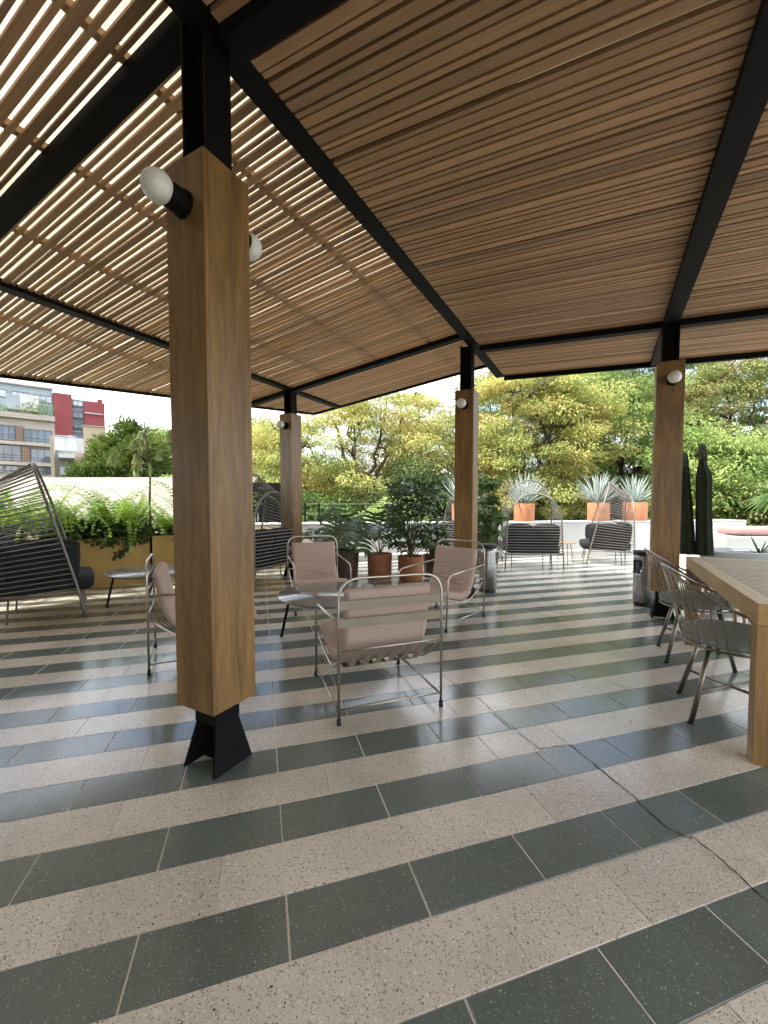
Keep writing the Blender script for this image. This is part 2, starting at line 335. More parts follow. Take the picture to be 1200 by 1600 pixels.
for s in range(-14, 30):
    for i in range(-26, 34):
        for kind, yy, off in (('green_tile', TY0+s*TP, .5), ('beige_tile', TY0+(s+.5)*TP, 1.0)):
            x, y = TX0+(i+off)*TP, yy
            if not on_terrace(x, y): continue
            lat, d = x*_cy-y*_sy, x*_sy+y*_cy
            seen = d > .7 and abs(lat/d) < 1.15
            spots[kind].append((d if seen else 100+abs(d)+abs(lat), x, y))
for kind, me, mm in (('green_tile', gt, 'green'), ('beige_tile', bt, 'beige')):
    L = sorted(spots[kind])
    for d, x, y in L[:300]:
        inst(kind, me, floor, (x+random.uniform(-.0006, .0006), y+random.uniform(-.0005, .0005), random.uniform(-.0004, .0003)), (random.gauss(0, .0006), random.gauss(0, .0006), random.gauss(0, .0006)))
    fld = MB(); lx, ly = (TP-.0060, GW-.0025) if kind == 'green_tile' else (TP-.0014, TP-GW-.0025)
    for d, x, y in L[300:]:
        fld.add([(x-lx/2, y-ly/2, 0), (x+lx/2, y-ly/2, 0), (x+lx/2, y+ly/2, 0), (x-lx/2, y+ly/2, 0)], [(0, 1, 2, 3)])
    tag(fld.build(kind.replace('_tile', '')+'_tile_field', mm, floor), kind='stuff')
def crack(pts, wd):
    mb = MB(); P = []
    for a, b in zip(pts[:-1], pts[1:]):
        a, b = Vector(a), Vector(b); k = max(2, int((b-a).length/.018))
        P += [a.lerp(b, i/k)+Vector((random.gauss(0, .0028), random.gauss(0, .0028))) for i in range(k)]
    P.append(Vector(pts[-1])); vs = []; fs = []
    for i, p in enumerate(P):
        d = (P[min(i+1, len(P)-1)]-P[max(0, i-1)]).normalized(); nrm = Vector((-d.y, d.x)); ww = wd*random.uniform(.4, 1.4)/2
        vs += [(p.x+nrm.x*ww, p.y+nrm.y*ww, .0016), (p.x-nrm.x*ww, p.y-nrm.y*ww, .0016)]
        if i: fs.append((2*i-2, 2*i-1, 2*i+1, 2*i))
    mb.add(vs, fs); mb.build('crack', 'crackm', floor)
def gpx(u, v):
    r_, up = (u-CX)/FPX, -(v-CY)/FPX; cp, sp = math.cos(PITCH), math.sin(PITCH); dd = cp+up*sp; z = -sp+up*cp; t = -EYE/z
    q = CW(r_*t, dd*t); return (q.x, q.y)
crack([gpx(*p) for p in [(628, 1030), (650, 1046), (690, 1050), (712, 1072), (748, 1092), (790, 1128), (842, 1170)]], .0032)
crack([gpx(*p) for p in [(842, 1171), (870, 1166), (891, 1164), (935, 1200), (1000, 1255), (1040, 1292), (1072, 1308), (1085, 1310), (1130, 1345), (1172, 1384), (1215, 1420)]], .0042)

# ------------------------------------------------------------------ pergola columns
COLUMNS = [(-1.583, 1.296, 'nearest column, tall oiled-wood casing on a flared black steel foot'),
           (-4.56, 5.246, 'far left wood-clad column between the wire sofa and the potted plants'),
           (-1.62, 5.249, 'wood-clad column standing behind the pink armchair beside a steel bin'),
           (.540, 5.20, 'wood-clad column at the right behind the dining table')]
ZB, ZT = .296, 2.643
def flared_plates(mb, z0, z1, w0, w1, o0, o1, th=.012):
    for s in (-1, 1):
        b = [(s*o0-th/2, -w0/2, z0), (s*o0+th/2, -w0/2, z0), (s*o0+th/2, w0/2, z0), (s*o0-th/2, w0/2, z0)]
        t = [(s*o1-th/2, -w1/2, z1), (s*o1+th/2, -w1/2, z1), (s*o1+th/2, w1/2, z1), (s*o1-th/2, w1/2, z1)]
        mb.hexa(b, t)
    b = [(-o0+th/2, -th/2, z0), (o0-th/2, -th/2, z0), (o0-th/2, th/2, z0), (-o0+th/2, th/2, z0)]
    t = [(-o1+th/2, -th/2, z1), (o1-th/2, -th/2, z1), (o1-th/2, th/2, z1), (-o1+th/2, th/2, z1)]
    mb.hexa(b, t)
for k, (u, v, lab) in enumerate(COLUMNS):
    c = empty('column', W(u, v, 0), UVANG, lab, 'column', 'pergola columns')
    hw = .12
    for (nm, cx, cy, sx, sy) in (('front', 0, -hw+.01, .2398, .02), ('back', 0, hw-.01, .2398, .02), ('left', -hw+.01, 0, .02, .1996), ('right', hw-.01, 0, .02, .1996)):
        mb = MB(); mb.box((0, 0, 0), (sx, sy, ZT-ZB)); mb.build('cladding_board', 'oak', c, loc=(cx, cy, (ZT+ZB)/2), bevel=.0012)
    cp = MB(); cp.box((0, 0, ZT-.012), (.198, .198, .02)); cp.build('top_board', 'oak', c)
    cp = MB(); cp.box((0, 0, ZB+.012), (.198, .198, .02)); cp.build('bottom_board', 'oak', c)
    ztop = {0: 3.30, 1: 3.08, 2: 3.22, 3: 3.06}[k]
    mb = MB(); flared_plates(mb, ZT-.01, ztop, .135, .135, .068, .068); mb.build('steel_post', 'steel', c)
    mb = MB(); flared_plates(mb, .004, .215, .215, .125, .098, .058); mb.build('flared_foot', 'steel', c)
    mb = MB(); mb.box((0, 0, .255), (.135, .135, .09)); mb.build('steel_neck', 'steel', c)

# ------------------------------------------------------------------ slatted roofs
def ZL(u): return 3.41+.12*(u+1.60)
def ZR(u): return 3.19-.05*(u+1.47)
def eave_u(v): return -5.15-.36*(6.6-v)
VMIN, VMAX = -2.6, 6.58
UNIT = MB().box((0, 0, 0), (1, 1, 1)).mesh('slat', 'slat')
STEELBOX = MB().box((0, 0, 0), (1, 1, 1)).mesh('steel_beam', 'steel')
BATTEN = MB().box((0, 0, 0), (1, 1, 1)).mesh('batten', 'slat')
def along(parent, a, b, wd, dp, mesh, name, roll=0.0):
    """a bar from a to b (bottom centre line), wd wide, dp tall"""
    a, b = Vector(a), Vector(b); d = b-a; ex = d.normalized(); ey = Vector((0, 0, 1)).cross(ex).normalized(); ez = ex.cross(ey)
    m = Matrix((ex, ey, ez)).transposed().to_4x4() @ Matrix.Rotation(roll, 4, 'X')
    return inst(name, mesh, parent, mtx=Matrix.Translation((a+b)/2+ez*dp/2) @ m @ Matrix.Diagonal((d.length, wd, dp, 1)))
left = empty('slatted_roof', (0, 0, 0), 0, 'sunlit slatted timber roof on the left, sloping down to the street side', 'roof')
right = empty('slatted_roof', (0, 0, 0), 0, 'shaded slatted timber roof on the right over the dining table', 'roof')
STREAK = []
def slat_rows(spans, parent, zf, seed, gapf=1.0, dp=.05, streak=None, wf=1.0):
    rs = random.Random(seed)
    for (ua, ub) in spans:
        v = VMIN+rs.uniform(0, .05); k = 0
        while v < VMAX:
            wd = (.052 if k % 2 == 0 else .027)*wf+rs.uniform(-.003, .003)
            gap = (.0175 if k % 2 == 0 else .0195)*gapf+rs.uniform(-.005, .003)
            if streak and v+wd < streak <= v+wd+.06 and not STREAK and ua < 0: gap += .018; STREAK.append(v+wd+gap/2)
            a0 = ua(v) if callable(ua) else ua; b0 = ub(v) if callable(ub) else ub
            vm = v+wd/2; dz0, dz1 = rs.gauss(0, .0022), rs.gauss(0, .0022); dv0, dv1 = rs.gauss(0, .0016), rs.gauss(0, .0016)
            along(parent, W(a0, vm+dv0, zf(a0)+dz0), W(b0, vm+dv1, zf(b0)+dz1), wd, dp+(.003 if k % 2 == 0 else 0), UNIT, 'slat', rs.gauss(0, .02))
            v += wd+gap; k += 1
slat_rows([(lambda v: eave_u(v)+.03, -4.57), (-4.555, -1.60)], left, ZL, 3, 1.28, .015, None, .90)
slat_rows([(-1.452, .535), (.55, 3.6)], right, ZR, 5, .84, .026, 2.04)
# battens over the slats
for uu in (-2.13, -2.95, -3.80, -5.2):
    v0 = VMIN if uu > -5 else VMIN
    along(left, W(uu, v0, ZL(uu)+.019), W(uu, VMAX if uu > -5 else 6.4, ZL(uu)+.019), .045, .04, BATTEN, 'batten')
for uu in (-.44, 1.6, 2.6):
    along(right, W(uu, VMIN, ZR(uu)+.031), W(uu, VMAX, ZR(uu)+.031), .045, .04, BATTEN, 'batten')
# opaque cover boards over the right roof, with one translucent joint strip; a translucent sheet over the left roof
vs_ = STREAK[0]+.055
for (va, vb) in ((VMIN, vs_-.03), (vs_+.03, 4.4), (4.405, 6.57)):
    for (ua, ub) in ((-1.45, .54), (.545, 3.6)):
        a = W(ua, (va+vb)/2, ZR(ua)+.072); b = W(ub, (va+vb)/2, ZR(ub)+.072)
        cover = MB(); cover.box((0, 0, 0), (1, 1, 1)); along(right, a, b, vb-va, .014, cover.mesh('cover_board', 'coverply'), 'cover_board')
def strip(ua, ub, m, nm): along(right, W(ua, vs_, ZR(ua)+.072), W(ub, vs_, ZR(ub)+.072), .06, .010, MB().box((0, 0, 0), (1, 1, 1)).mesh(nm, m), nm)
strip(-1.45, -.42, 'coverply', 'cover_board'); strip(-.419, .54, 'sheet', 'joint_strip'); strip(.545, 3.6, 'coverply', 'cover_board')
cv = MB(); ev = eave_u(VMIN); e2 = eave_u(6.58)
for (va, vb) in ((VMIN, 1.3), (1.306, 3.6), (3.606, 6.58)):
    b_ = [W(eave_u(va), va, ZL(eave_u(va))+.066), W(-1.6, va, ZL(-1.6)+.066), W(-1.6, vb, ZL(-1.6)+.066), W(eave_u(vb), vb, ZL(eave_u(vb))+.066)]
    sh = MB(); sh.add(b_, [(0, 1, 2, 3)]); sh.build('translucent_sheet', 'sheet', left)
# steel
along(left, W(-1.525, VMIN, 3.205), W(-1.525, 6.72, 3.205), .145, .28, STEELBOX, 'ridge_beam')
along(left, W(-4.56, VMIN, 3.025), W(-4.56, 6.6, 3.025), .12, .062, STEELBOX, 'steel_beam')
along(right, W(.54, VMIN, 3.035), W(.54, 6.6, 3.035), .135, .07, STEELBOX, 'steel_beam')
for vv, wd in ((1.315, .115), (5.25, .10), (-2.3, .12)):
    ue = eave_u(vv)
    along(left, W(ue, vv, ZL(ue)-.066), W(-1.6, vv, ZL(-1.6)-.066), wd, .064, STEELBOX, 'rafter')
    along(right, W(-1.45, vv, ZR(-1.45)-.066), W(3.6, vv, ZR(3.6)-.066), wd, .064, STEELBOX, 'rafter')
along(left, W(eave_u(6.6), 6.61, ZL(eave_u(6.6))-.028), W(-1.6, 6.61, ZL(-1.6)-.028), .05, .075, STEELBOX, 'eave_trim')
along(left, W(eave_u(VMIN), VMIN, ZL(eave_u(VMIN))-.028), W(eave_u(6.6), 6.6, ZL(eave_u(6.6))-.028), .05, .075, STEELBOX, 'eave_trim')
along(right, W(-1.45, 6.61, ZR(-1.45)-.066), W(3.6, 6.61, ZR(3.6)-.066), .05, .11, STEELBOX, 'eave_trim')

# ------------------------------------------------------------------ unseen facade, added behind the viewer to shade the terrace
hb = empty('added_shade_facade', W(-4.8, -2.75, 0), UVANG, 'unseen facade with dark timber doors, added behind the viewer to shade the terrace', 'building')
mb = MB(); mb.box((0, -.2, 2.3), (11.4, .3, 4.6)); mb.build('wall', 'brownclad', hb)
for k in range(5):
    mb = MB(); mb.box((-3.6+1.8*k, -.03, 1.25), (1.5, .05, 2.5)); dr = mb.build('door', 'coverply', hb)
    mb = MB(); mb.box((-3.6+1.8*k, .0, 1.35), (1.2, .02, 2.0)); mb.build('pane', 'pane', dr)

# ------------------------------------------------------------------ globe lamps on the columns
def globe_lamp(pos, az, lab):
    c = empty('wall_lamp', pos, az, lab, 'lamp', 'globe lamps on the columns')        # local -y points away from the wood
    mb = MB(); mb.tube([(0, 0, 0), (0, -.012, 0)], .056, 24); mb.tube([(0, -.012, 0), (0, -.088, 0)], .050, 24); mb.build('socket', 'steel', c)
    prof = [(.0001, -.060)]+[(.060*math.sin(t), -.060*math.cos(t)) for t in [math.pi*i/18 for i in range(1, 18)]]+[(.0001, .060)]
    mb = MB(); mb.lathe(prof, 32); mb.build('globe', 'globe', c, True, loc=(0, -.118, 0), rot=(R(90), 0, 0))
LZ = 2.45
globe_lamp(W(-1.583, 1.296-.12, LZ), UVANG, 'large white globe lamp on the left face of the nearest column')
globe_lamp(W(-1.583, 1.296+.12, LZ+.02), UVANG+math.pi, 'white globe lamp on the far side of the nearest column, half hidden')
globe_lamp(W(-4.56, 5.246-.12, LZ), UVANG, 'small round white lamp on the far left column')
globe_lamp(W(-1.62, 5.249-.12, LZ), UVANG, 'round white lamp on the column behind the pink armchair')
globe_lamp(W(.54+.02, 5.20-.12, LZ), UVANG, 'round white lamp on the rightmost column')

# ------------------------------------------------------------------ parapet and bench
def camwall(l0, l1, off0, off1, z0, z1, name, m, parent=None, bev=.012):
    P = [CW(l0, wall_d(l0)+off0), CW(l1, wall_d(l1)+off0), CW(l1, wall_d(l1)+off1), CW(l0, wall_d(l0)+off1)]
    mb = MB(); mb.hexa([(p.x, p.y, z0) for p in P], [(p.x, p.y, z1) for p in P]); return mb.build(name, m, parent, bevel=bev)
pw = empty('parapet_wall', CW(2, wall_d(2)), 0, 'low white plastered parapet wall with a plinth along the far edge of the terrace', 'wall')
for nm, (a, b, z0, z1) in (('wall_body', (.30, .95, -.3, .755)), ('plinth', (0, .298, 0, .125)), ('coping', (.285, .97, .757, .785))):
    o = camwall(-3.6, 9.2, a, b, z0, z1, nm, 'white'); o.parent = pw; o.matrix_parent_inverse = Matrix.Translation(-Vector(pw.location))
bn = empty('bench', AT(1215, 7.7), -YAW, 'white plastered bench with a faded pink seat pad at the right edge', 'bench')
mb = MB(); mb.box((-.28, 0, .31), (1.78, .55, .62)); mb.build('bench_body', mat('shaded_white_plaster', (.34, .355, .335), .8, var=.06, scale=3), bn, bevel=.03)  # white plaster greyed: the shade on the bench front is put into its colour
pd = pillow((1.62, .5, .15), .06, .015); pd.build('seat_pad', mat('faded_pink_fabric', (.36, .205, .19), .9, var=.2, scale=8, bmp=.3), bn, True, loc=(-.12, 0, .70))

# ================================================================== FURNITURE
# ---- pink sling armchairs (local +y is the way the sitter faces)
def make_armchair():
    c = empty('armchair', (0, 0, 0)); hw, yb, yf, zt, za = .31, -.345, .345, .80, .565
    r = .0078
    mb = MB(); mb.tube(fillet([(-hw, yb, .01), (-hw, yb, zt), (hw, yb, zt), (hw, yb, .01)], .13, 8), r, 8); mb.build('back_hoop', 'nickel', c, True)
    for s in (-1, 1):
        mb = MB(); mb.tube(fillet([(s*hw, yb, za), (s*hw, yf-.03, za-.045), (s*hw, yf, .012)], .07, 6), r, 8); mb.build('arm', 'nickel', c, True)
        pts = [(s*(hw-.01), yf, .305), (s*(hw-.02), .22, .268), (s*(hw-.025), .06, .222), (s*(hw-.025), -.09, .218), (s*(hw-.02), -.22, .285), (s*(hw-.01), yb, .400)]
        mb = MB(); mb.tube(fillet(pts, .12, 4), .0075, 8); mb.build('seat_rail', 'nickel', c, True)
        mb = MB(); mb.tube([(s*hw, yb, .075), (s*hw, yf, .075)], .006, 6); mb.build('base_rail', 'nickel', c, True)
        for y in (yb, yf):
            mb = MB(); mb.tube([(s*hw, y, 0), (s*hw, y, .035)], .0125, 10); mb.build('foot_cap', 'rubber', c, True)
    for y, z in ((yb, .085), (yf, .085), (yb, .405), (yf, .300)):
        mb = MB(); mb.tube([(-hw, y, z), (hw, y, z)], .0065, 6); mb.build('cross_rail', 'nickel', c, True)
    for z, y in ((.655, yb-.001), (.555, yb-.001)):
        mb = MB(); mb.box((0, y, z), (2*hw-.004, .004, .048)); mb.build('back_strap', 'strap', c)
    prof = [(.400, .308), (.34, .324), (.25, .312), (.14, .287), (.03, .267), (-.07, .270), (-.15, .312), (-.205, .387), (-.238, .48), (-.258, .58), (-.276, .67), (-.288, .728)]
    # straps that carry the cushion from front to back
    for x in (-.2, -.12, -.04, .04, .12, .2):
        m2 = MB(); vs = []; fs = []
        for i, (y, z) in enumerate([(yf, .298), (.2, .255), (.06, .214), (-.08, .208), (-.2, .255), (yb, .400)]): vs += [(x-.02, y, z), (x+.02, y, z)]
        for i in range(5): fs.append((2*i, 2*i+1, 2*i+3, 2*i+2))
        m2.add(vs, fs); o = m2.build('seat_strap', 'strap', c); so = o.modifiers.new('s', 'SOLIDIFY'); so.thickness = .003
    # cushion
    NP, NX = 210, 30; P = []
    dense = []
    for i in range(len(prof)-1):
        p0 = Vector(prof[max(0, i-1)]); p1 = Vector(prof[i]); p2 = Vector(prof[i+1]); p3 = Vector(prof[min(len(prof)-1, i+2)])
        for k in range(12):
            t = k/12; dense.append(.5*((2*p1)+(-p0+p2)*t+(2*p0-5*p1+4*p2-p3)*t*t+(-p0+3*p1-3*p2+p3)*t**3))
    dense.append(Vector(prof[-1])); Ls = [0]
    for a, b in zip(dense[:-1], dense[1:]): Ls.append(Ls[-1]+(b-a).length)
    def at(s):
        s *= Ls[-1]
        for i in range(len(Ls)-1):
            if Ls[i+1] >= s: t = (s-Ls[i])/(Ls[i+1]-Ls[i]+1e-9); return dense[i].lerp(dense[i+1], t), (dense[i+1]-dense[i]).normalized()
        return dense[-1], (dense[-1]-dense[-2]).normalized()
    rs = random.Random(4); waves = [(rs.uniform(0, 6.28), rs.uniform(45, 120), rs.uniform(-4, 4), rs.uniform(.4, 1)) for _ in range(5)]
    creases = [(.40+.040*k_+rs.gauss(0, .006), rs.gauss(0, .010), rs.uniform(-.6, .6), rs.uniform(.45, 1.1), rs.uniform(.012, .024)*math.exp(-((k_-4.6)/4.2)**2), rs.uniform(0, 6)) for k_ in range(12)]
    def ring(i):
        s = i/NP; p, d = at(s); nrm = Vector((-d.y, d.x)); nrm = -nrm if nrm.y < -.2 or (abs(nrm.y) <= .2 and nrm.x < 0) else nrm
        nrm = Vector((d.y, -d.x)); 
        if nrm.y < 0 and s < .6: nrm = -nrm
        if s >= .6 and nrm.x < 0: nrm = -nrm
        e = min(1, min(s, 1-s)/.045); th = .044*math.sqrt(max(.02, 1-(1-e)**2)); out = []
        env = math.exp(-((s-.60)/.17)**2)+.10
        for k in range(NX+1):
            x = -1+2*k/NX; ex = min(1, (1-abs(x))/.09); tt = th*math.sqrt(max(.03, 1-(1-ex)**2))
            wv = sum(-dp_*math.exp(-((s-s0_-sl*x-.012*math.sin(5*x+q_)+.010*x*x)/.0125)**2)*math.exp(-((x-x0_)/xw)**4) for s0_, sl, x0_, xw, dp_, q_ in creases)
            wv += sum(a*math.sin(q+f*.5*s+g_*x) for q, f, g_, a in waves)*.0022*env
            wv += .0016*math.sin(26*s+5*x)
            wid = .268+(.010 if s < .55 else -.006)
            out.append((x*wid, p, nrm, tt, wv))
        return out
    rings = [ring(i) for i in range(NP+1)]; mb = MB(); vs = []; fs = []
    for rg in rings: vs += [(x, (p+n*(tt+wv)).x, (p+n*(tt+wv)).y) for x, p, n, tt, wv in rg]
    k0 = len(vs)
    for rg in rings: vs += [(x, (p-n*tt*.75).x, (p-n*tt*.75).y) for x, p, n, tt, wv in rg]
    W1 = NX+1
    for i in range(NP):
        for k in range(NX):
            a = i*W1+k; fs.append((a, a+1, a+W1+1, a+W1)); b = k0+a; fs.append((b+W1, b+W1+1, b+1, b))
        fs.append((i*W1, (i+1)*W1, k0+(i+1)*W1, k0+i*W1)); a = i*W1+NX; fs.append((a+W1, a, k0+a, k0+a+W1))
    for k in range(NX):
        fs.append((k+1, k, k0+k, k0+k+1)); a = NP*W1+k; fs.append((a, a+1, k0+a+1, k0+a))
    mb.add(vs, fs); o = mb.build('cushion', 'pink', c, True)
    return c
def face(dx, dy): return math.atan2(dy, dx)-math.pi/2
ac = make_armchair()
for i, (x, y, a, lab) in enumerate([
        (.685, 2.54, R(3), 'pink cushioned wire armchair nearest the camera, seen from behind'),
        (-.47, 3.58, face(.99, .15), 'pink wire armchair half hidden behind the nearest column, facing right'),
        (.64, 4.86, R(183), 'pink wire armchair facing the camera across the round table'),
        (1.80, 3.95, face(-.87, -.5), 'pink wire armchair on the right of the round table beside the bin')]):
    o = ac if i == 0 else copy_tree(ac)
    o.location = (x, y, 0); o.rotation_euler = (0, 0, a); tag(o, lab, 'armchair', 'pink armchairs round the low table')

# ---- low round tables
def low_table(x, y, rz, lab, top='stone'):
    c = empty('round_table', (x, y, 0), rz, lab, 'table', 'low round tables')
    mb = MB(); mb.lathe([(.0001, .378), (.49, .378), (.503, .384), (.505, .392), (.500, .400), (.0001, .401)], 64); mb.build('table_top', top, c, True)
    mb = MB(); mb.tube(arc((0, 0, .372), .44, 0, 2*math.pi, 40, (1, 0, 0), (0, 1, 0))[:-1], .009, 6, True); mb.build('ring', 'steel', c, True)
    for k in range(3):
        a = 2*math.pi*k/3+R(170); p = [(math.cos(a)*.30, math.sin(a)*.30, .37), (math.cos(a)*.40, math.sin(a)*.40, .36), (math.cos(a)*.475, math.sin(a)*.475, .015)]
        mb = MB(); mb.tube(fillet(p, .06, 5), .0125, 10); mb.build('leg', 'steel', c, True)
        mb = MB(); mb.tube([(math.cos(a)*.478, math.sin(a)*.478, 0), (math.cos(a)*.476, math.sin(a)*.476, .02)], .016, 10); mb.build('foot_cap', 'rubber', c)
low_table(.63, 3.70, R(-5), 'dark stone round coffee table between the pink armchairs')
low_table(-1.27, 5.62, R(15), 'grey round low table in front of the mustard planter')

# ---- hooded wire sofas
def make_sofa():
    c = empty('wire_sofa', (0, 0, 0)); fr, rr = [], []
    def arch(hw0, hw1, zs, ztop, yf):
        pts = []
        for i in range(9): t = i/9; pts.append((hw0+(hw1-hw0)*t, zs*t))
        for i in range(25): a = math.pi*i/24; pts.append((hw1*math.cos(a), zs+(ztop-zs)*math.sin(a)))
        for i in range(9): t = 1-(i+1)/9; pts.append((-(hw0+(hw1-hw0)*t), zs*t))
        return [Vector((x, yf(z), z)) for x, z in pts]
    F = arch(.52, .46, .98, 1.65, lambda z: .42-.42*(z/1.65)**1.15); B = arch(.52, .48, .86, 1.38, lambda z: -.42+.03*z)
    for nm, P in (('front_arch', F), ('rear_arch', B)):
        mb = MB(); mb.tube(P, .0135, 8); mb.build(nm, 'rod', c, True)
    def cum(P):
        L = [0]
        for a, b in zip(P[:-1], P[1:]): L.append(L[-1]+(b-a).length)
        return L
    def samp(P, L, s):
        s *= L[-1]
        for i in range(len(L)-1):
            if L[i+1] >= s: return P[i].lerp(P[i+1], (s-L[i])/(L[i+1]-L[i]))
        return P[-1]
    LF, LB = cum(F), cum(B); s0 = .085; n = 58
    for k in range(n+1):
        s = s0+(1-2*s0)*k/n; rod(c, samp(F, LF, s), samp(B, LB, s), .0055, 'rod')
    for k in range(11):
        z = .30+.05*k; xb = .52-.04*min(1, z/.86); rod(c, (-xb, -.42+.03*z, z), (xb, -.42+.03*z, z), .0075, 'rod', 'back_bar')
    mb = MB()
    mb.tube([(-.5, -.36, .27), (.5, -.36, .27), (.49, .36, .27), (-.49, .36, .27)], .011, 8, True); mb.build('seat_frame', 'rod', c, True)
    for x in (-.36, .36):
        for y in (-.22, .40):
            mb = MB(); mb.tube([(x, y*.9, .27), (x*1.02, y, 0)], .009, 8); mb.build('leg', 'rod', c, True)
    pillow((.96, .86, .17), .06, .02).build('seat_cushion', 'charcoal', c, True, loc=(0, .06, .365))
    for x in (-.40, .40): pillow((.13, .62, .34), .06, .012).build('arm_cushion', 'charcoal', c, True, loc=(x, .06, .60))
    for x in (-.235, .235):
        pillow((.475, .17, .40), .07, .02).build('back_cushion', 'charcoal', c, True, loc=(x, -.28, .62), rot=(R(5), 0, 0))
    return c
sf = make_sofa()
def V2(lat, d): q = CW(lat, d); return q.x, q.y
sofas = []
fx, fy = .945, .33; near = Vector((-1.77, 5.04)); wid = Vector((-fy, fx)); cen = near+wid*.52-Vector((fx, fy))*.42
sofas.append((cen.x, cen.y, face(fx, fy), 'hooded wire sofa cut off by the left edge of the photo'))
q = CW(-1.62, 6.12); f2 = CW(-.90, .36); f2.normalize(); sofas.append((q.x+f2.x*.42, q.y+f2.y*.42, face(f2.x, f2.y), 'hooded wire sofa just right of the nearest column'))
m1 = (Vector(gpx(794, 889))+Vector(gpx(877, 892)))/2; f1 = CW(.10, 1.0); f1.normalize(); sofas.append((m1.x+f1.x*.42, m1.y+f1.y*.42, face(f1.x, f1.y), 'hooded wire sofa seen from behind, middle of the three on the sunny terrace'))
a_ = Vector(gpx(922, 882)); b_ = Vector(gpx(986, 885)); d_ = (a_-b_).normalized(); w_ = Vector((d_.y, -d_.x)); cc = (a_+b_)/2+w_*.5; sofas.append((cc.x, cc.y, face(d_.x, d_.y), 'hooded wire sofa in profile under two agave pots, rightmost of the far three'))
n3 = Vector(gpx(785, 877)); f3 = CW(.93, .36); f3 = Vector((f3.x, f3.y)).normalized(); w3 = Vector((-f3.y, f3.x)); cc = n3+w3*.52-f3*.42; sofas.append((cc.x, cc.y, face(f3.x, f3.y), 'hooded wire sofa partly behind a wooden column and the bin'))
for i, (x, y, a, lab) in enumerate(sofas):
    o = sf if i == 0 else copy_tree(sf)
    o.location = (x, y, 0); o.rotation_euler = (0, 0, a); tag(o, lab, 'sofa', 'hooded wire sofas')
_q = gpx(884, 879)
st = empty('side_table', (_q[0], _q[1], 0), 0, 'small round wooden side table between the sunny wire sofas', 'table')
mb = MB(); mb.lathe([(.0001, .40), (.185, .40), (.19, .408), (.185, .418), (.0001, .418)], 32); mb.build('table_top', 'terracotta', st, True)
for k in range(3):
    a = 2*math.pi*k/3; mb = MB(); mb.tube([(math.cos(a)*.11, math.sin(a)*.11, .40), (math.cos(a)*.18, math.sin(a)*.18, 0)], .009, 8); mb.build('leg', 'rod', st)

# ---- steel bins
def bin_(x, y, rz, lab):
    c = empty('ash_bin', (x, y, 0), rz, lab, 'bin', 'steel bins by the columns'); r = .118
    mb = MB(); mb.lathe([(.10, 0), (.108, .008), (.108, .05), (.0001, .05)], 36); mb.build('base', 'rubber', c, True)
    # body with a mouth cut in its side (local +x)
    n, zs = 36, [.05, .36, .40, .44, .50, .545, .61]; mb = MB(); vs = []; fs = []
    for z in zs: vs += [(r*math.cos(2*math.pi*k/n), r*math.sin(2*math.pi*k/n), z) for k in range(n)]
    def hole(k, i): a = ((k+.5)/n*360+180) % 360-180; return 2 <= i <= 4 and abs(a) < (32 if i == 2 else 40)
    for i in range(len(zs)-1):
        for k in range(n):
            if not hole(k, i): fs.append((i*n+k, i*n+(k+1) % n, (i+1)*n+(k+1) % n, (i+1)*n+k))
    mb.add(vs, fs); o = mb.build('body', 'inox', c, True); so = o.modifiers.new('s', 'SOLIDIFY'); so.thickness = .003
    mb = MB(); mb.lathe([(.098, .06), (.098, .60)], 28); mb.build('liner', 'rubber', c, True)
    mb = MB(); mb.lathe([(.120, .60), (.124, .606), (.124, .645), (.112, .655), (.09, .645), (.0001, .640)], 36); mb.build('lid', 'rubber', c, True)
    tr = MB(); tr.tube(arc((0, 0, .40), .128, R(-38), R(38), 10, (1, 0, 0), (0, 1, 0)), .007, 6); tr.build('tray_lip', 'rubber', c)
_q = gpx(762, 924); bin_(_q[0], _q[1], R(-25), 'stainless steel bin beside the pink armchair and the middle column')
_q = gpx(1006, 946); bin_(_q[0], _q[1], R(168), 'stainless steel bin with black lid left of the rightmost column')

# ---- slatted dining table
TL, TWD, TH = 1.93, 1.02, .75
dt = empty('dining_table', W(.615+TWD/2, 2.44+TL/2, 0), UVANG, 'long slatted wooden dining table at the right edge', 'table')
for s in (-1, 1):
    mb = MB(); mb.box((0, 0, 0), (.085, TL, .10)); mb.build('side_rail', 'tablewood', dt, loc=(s*(TWD/2-.0425), 0, TH-.05), bevel=.003)
    mb = MB(); mb.box((0, 0, 0), (TWD-.172, .085, .10)); mb.build('end_rail', wood('table_end_wood', (.30, .17, .06), (.46, .29, .125), (.7, 6, 6), .38, .06, .9) if s < 0 else bpy.data.materials['table_end_wood'], dt, loc=(0, s*(TL/2-.0425), TH-.0505), bevel=.003)
    for t in (-1, 1):
        mb = MB(); mb.box((0, 0, 0), (.084, .084, TH-.101)); mb.build('leg', 'legwood', dt, loc=(s*(TWD/2-.0425), t*(TL/2-.0425), (TH-.101)/2), bevel=.003)
SLT = MB().box((0, 0, 0), (1, 1, 1)).mesh('slat', wood('table_slat_wood', (.22, .145, .07), (.36, .25, .13), (.7, 6, 6), .4, .12))
k = 0; yy = -TL/2+.115
while yy < TL/2-.1:
    inst('slat', SLT, dt, (0, yy, TH-.014), (0, 0, 0), (TWD-.174, .043, .026)); yy += .055; k += 1

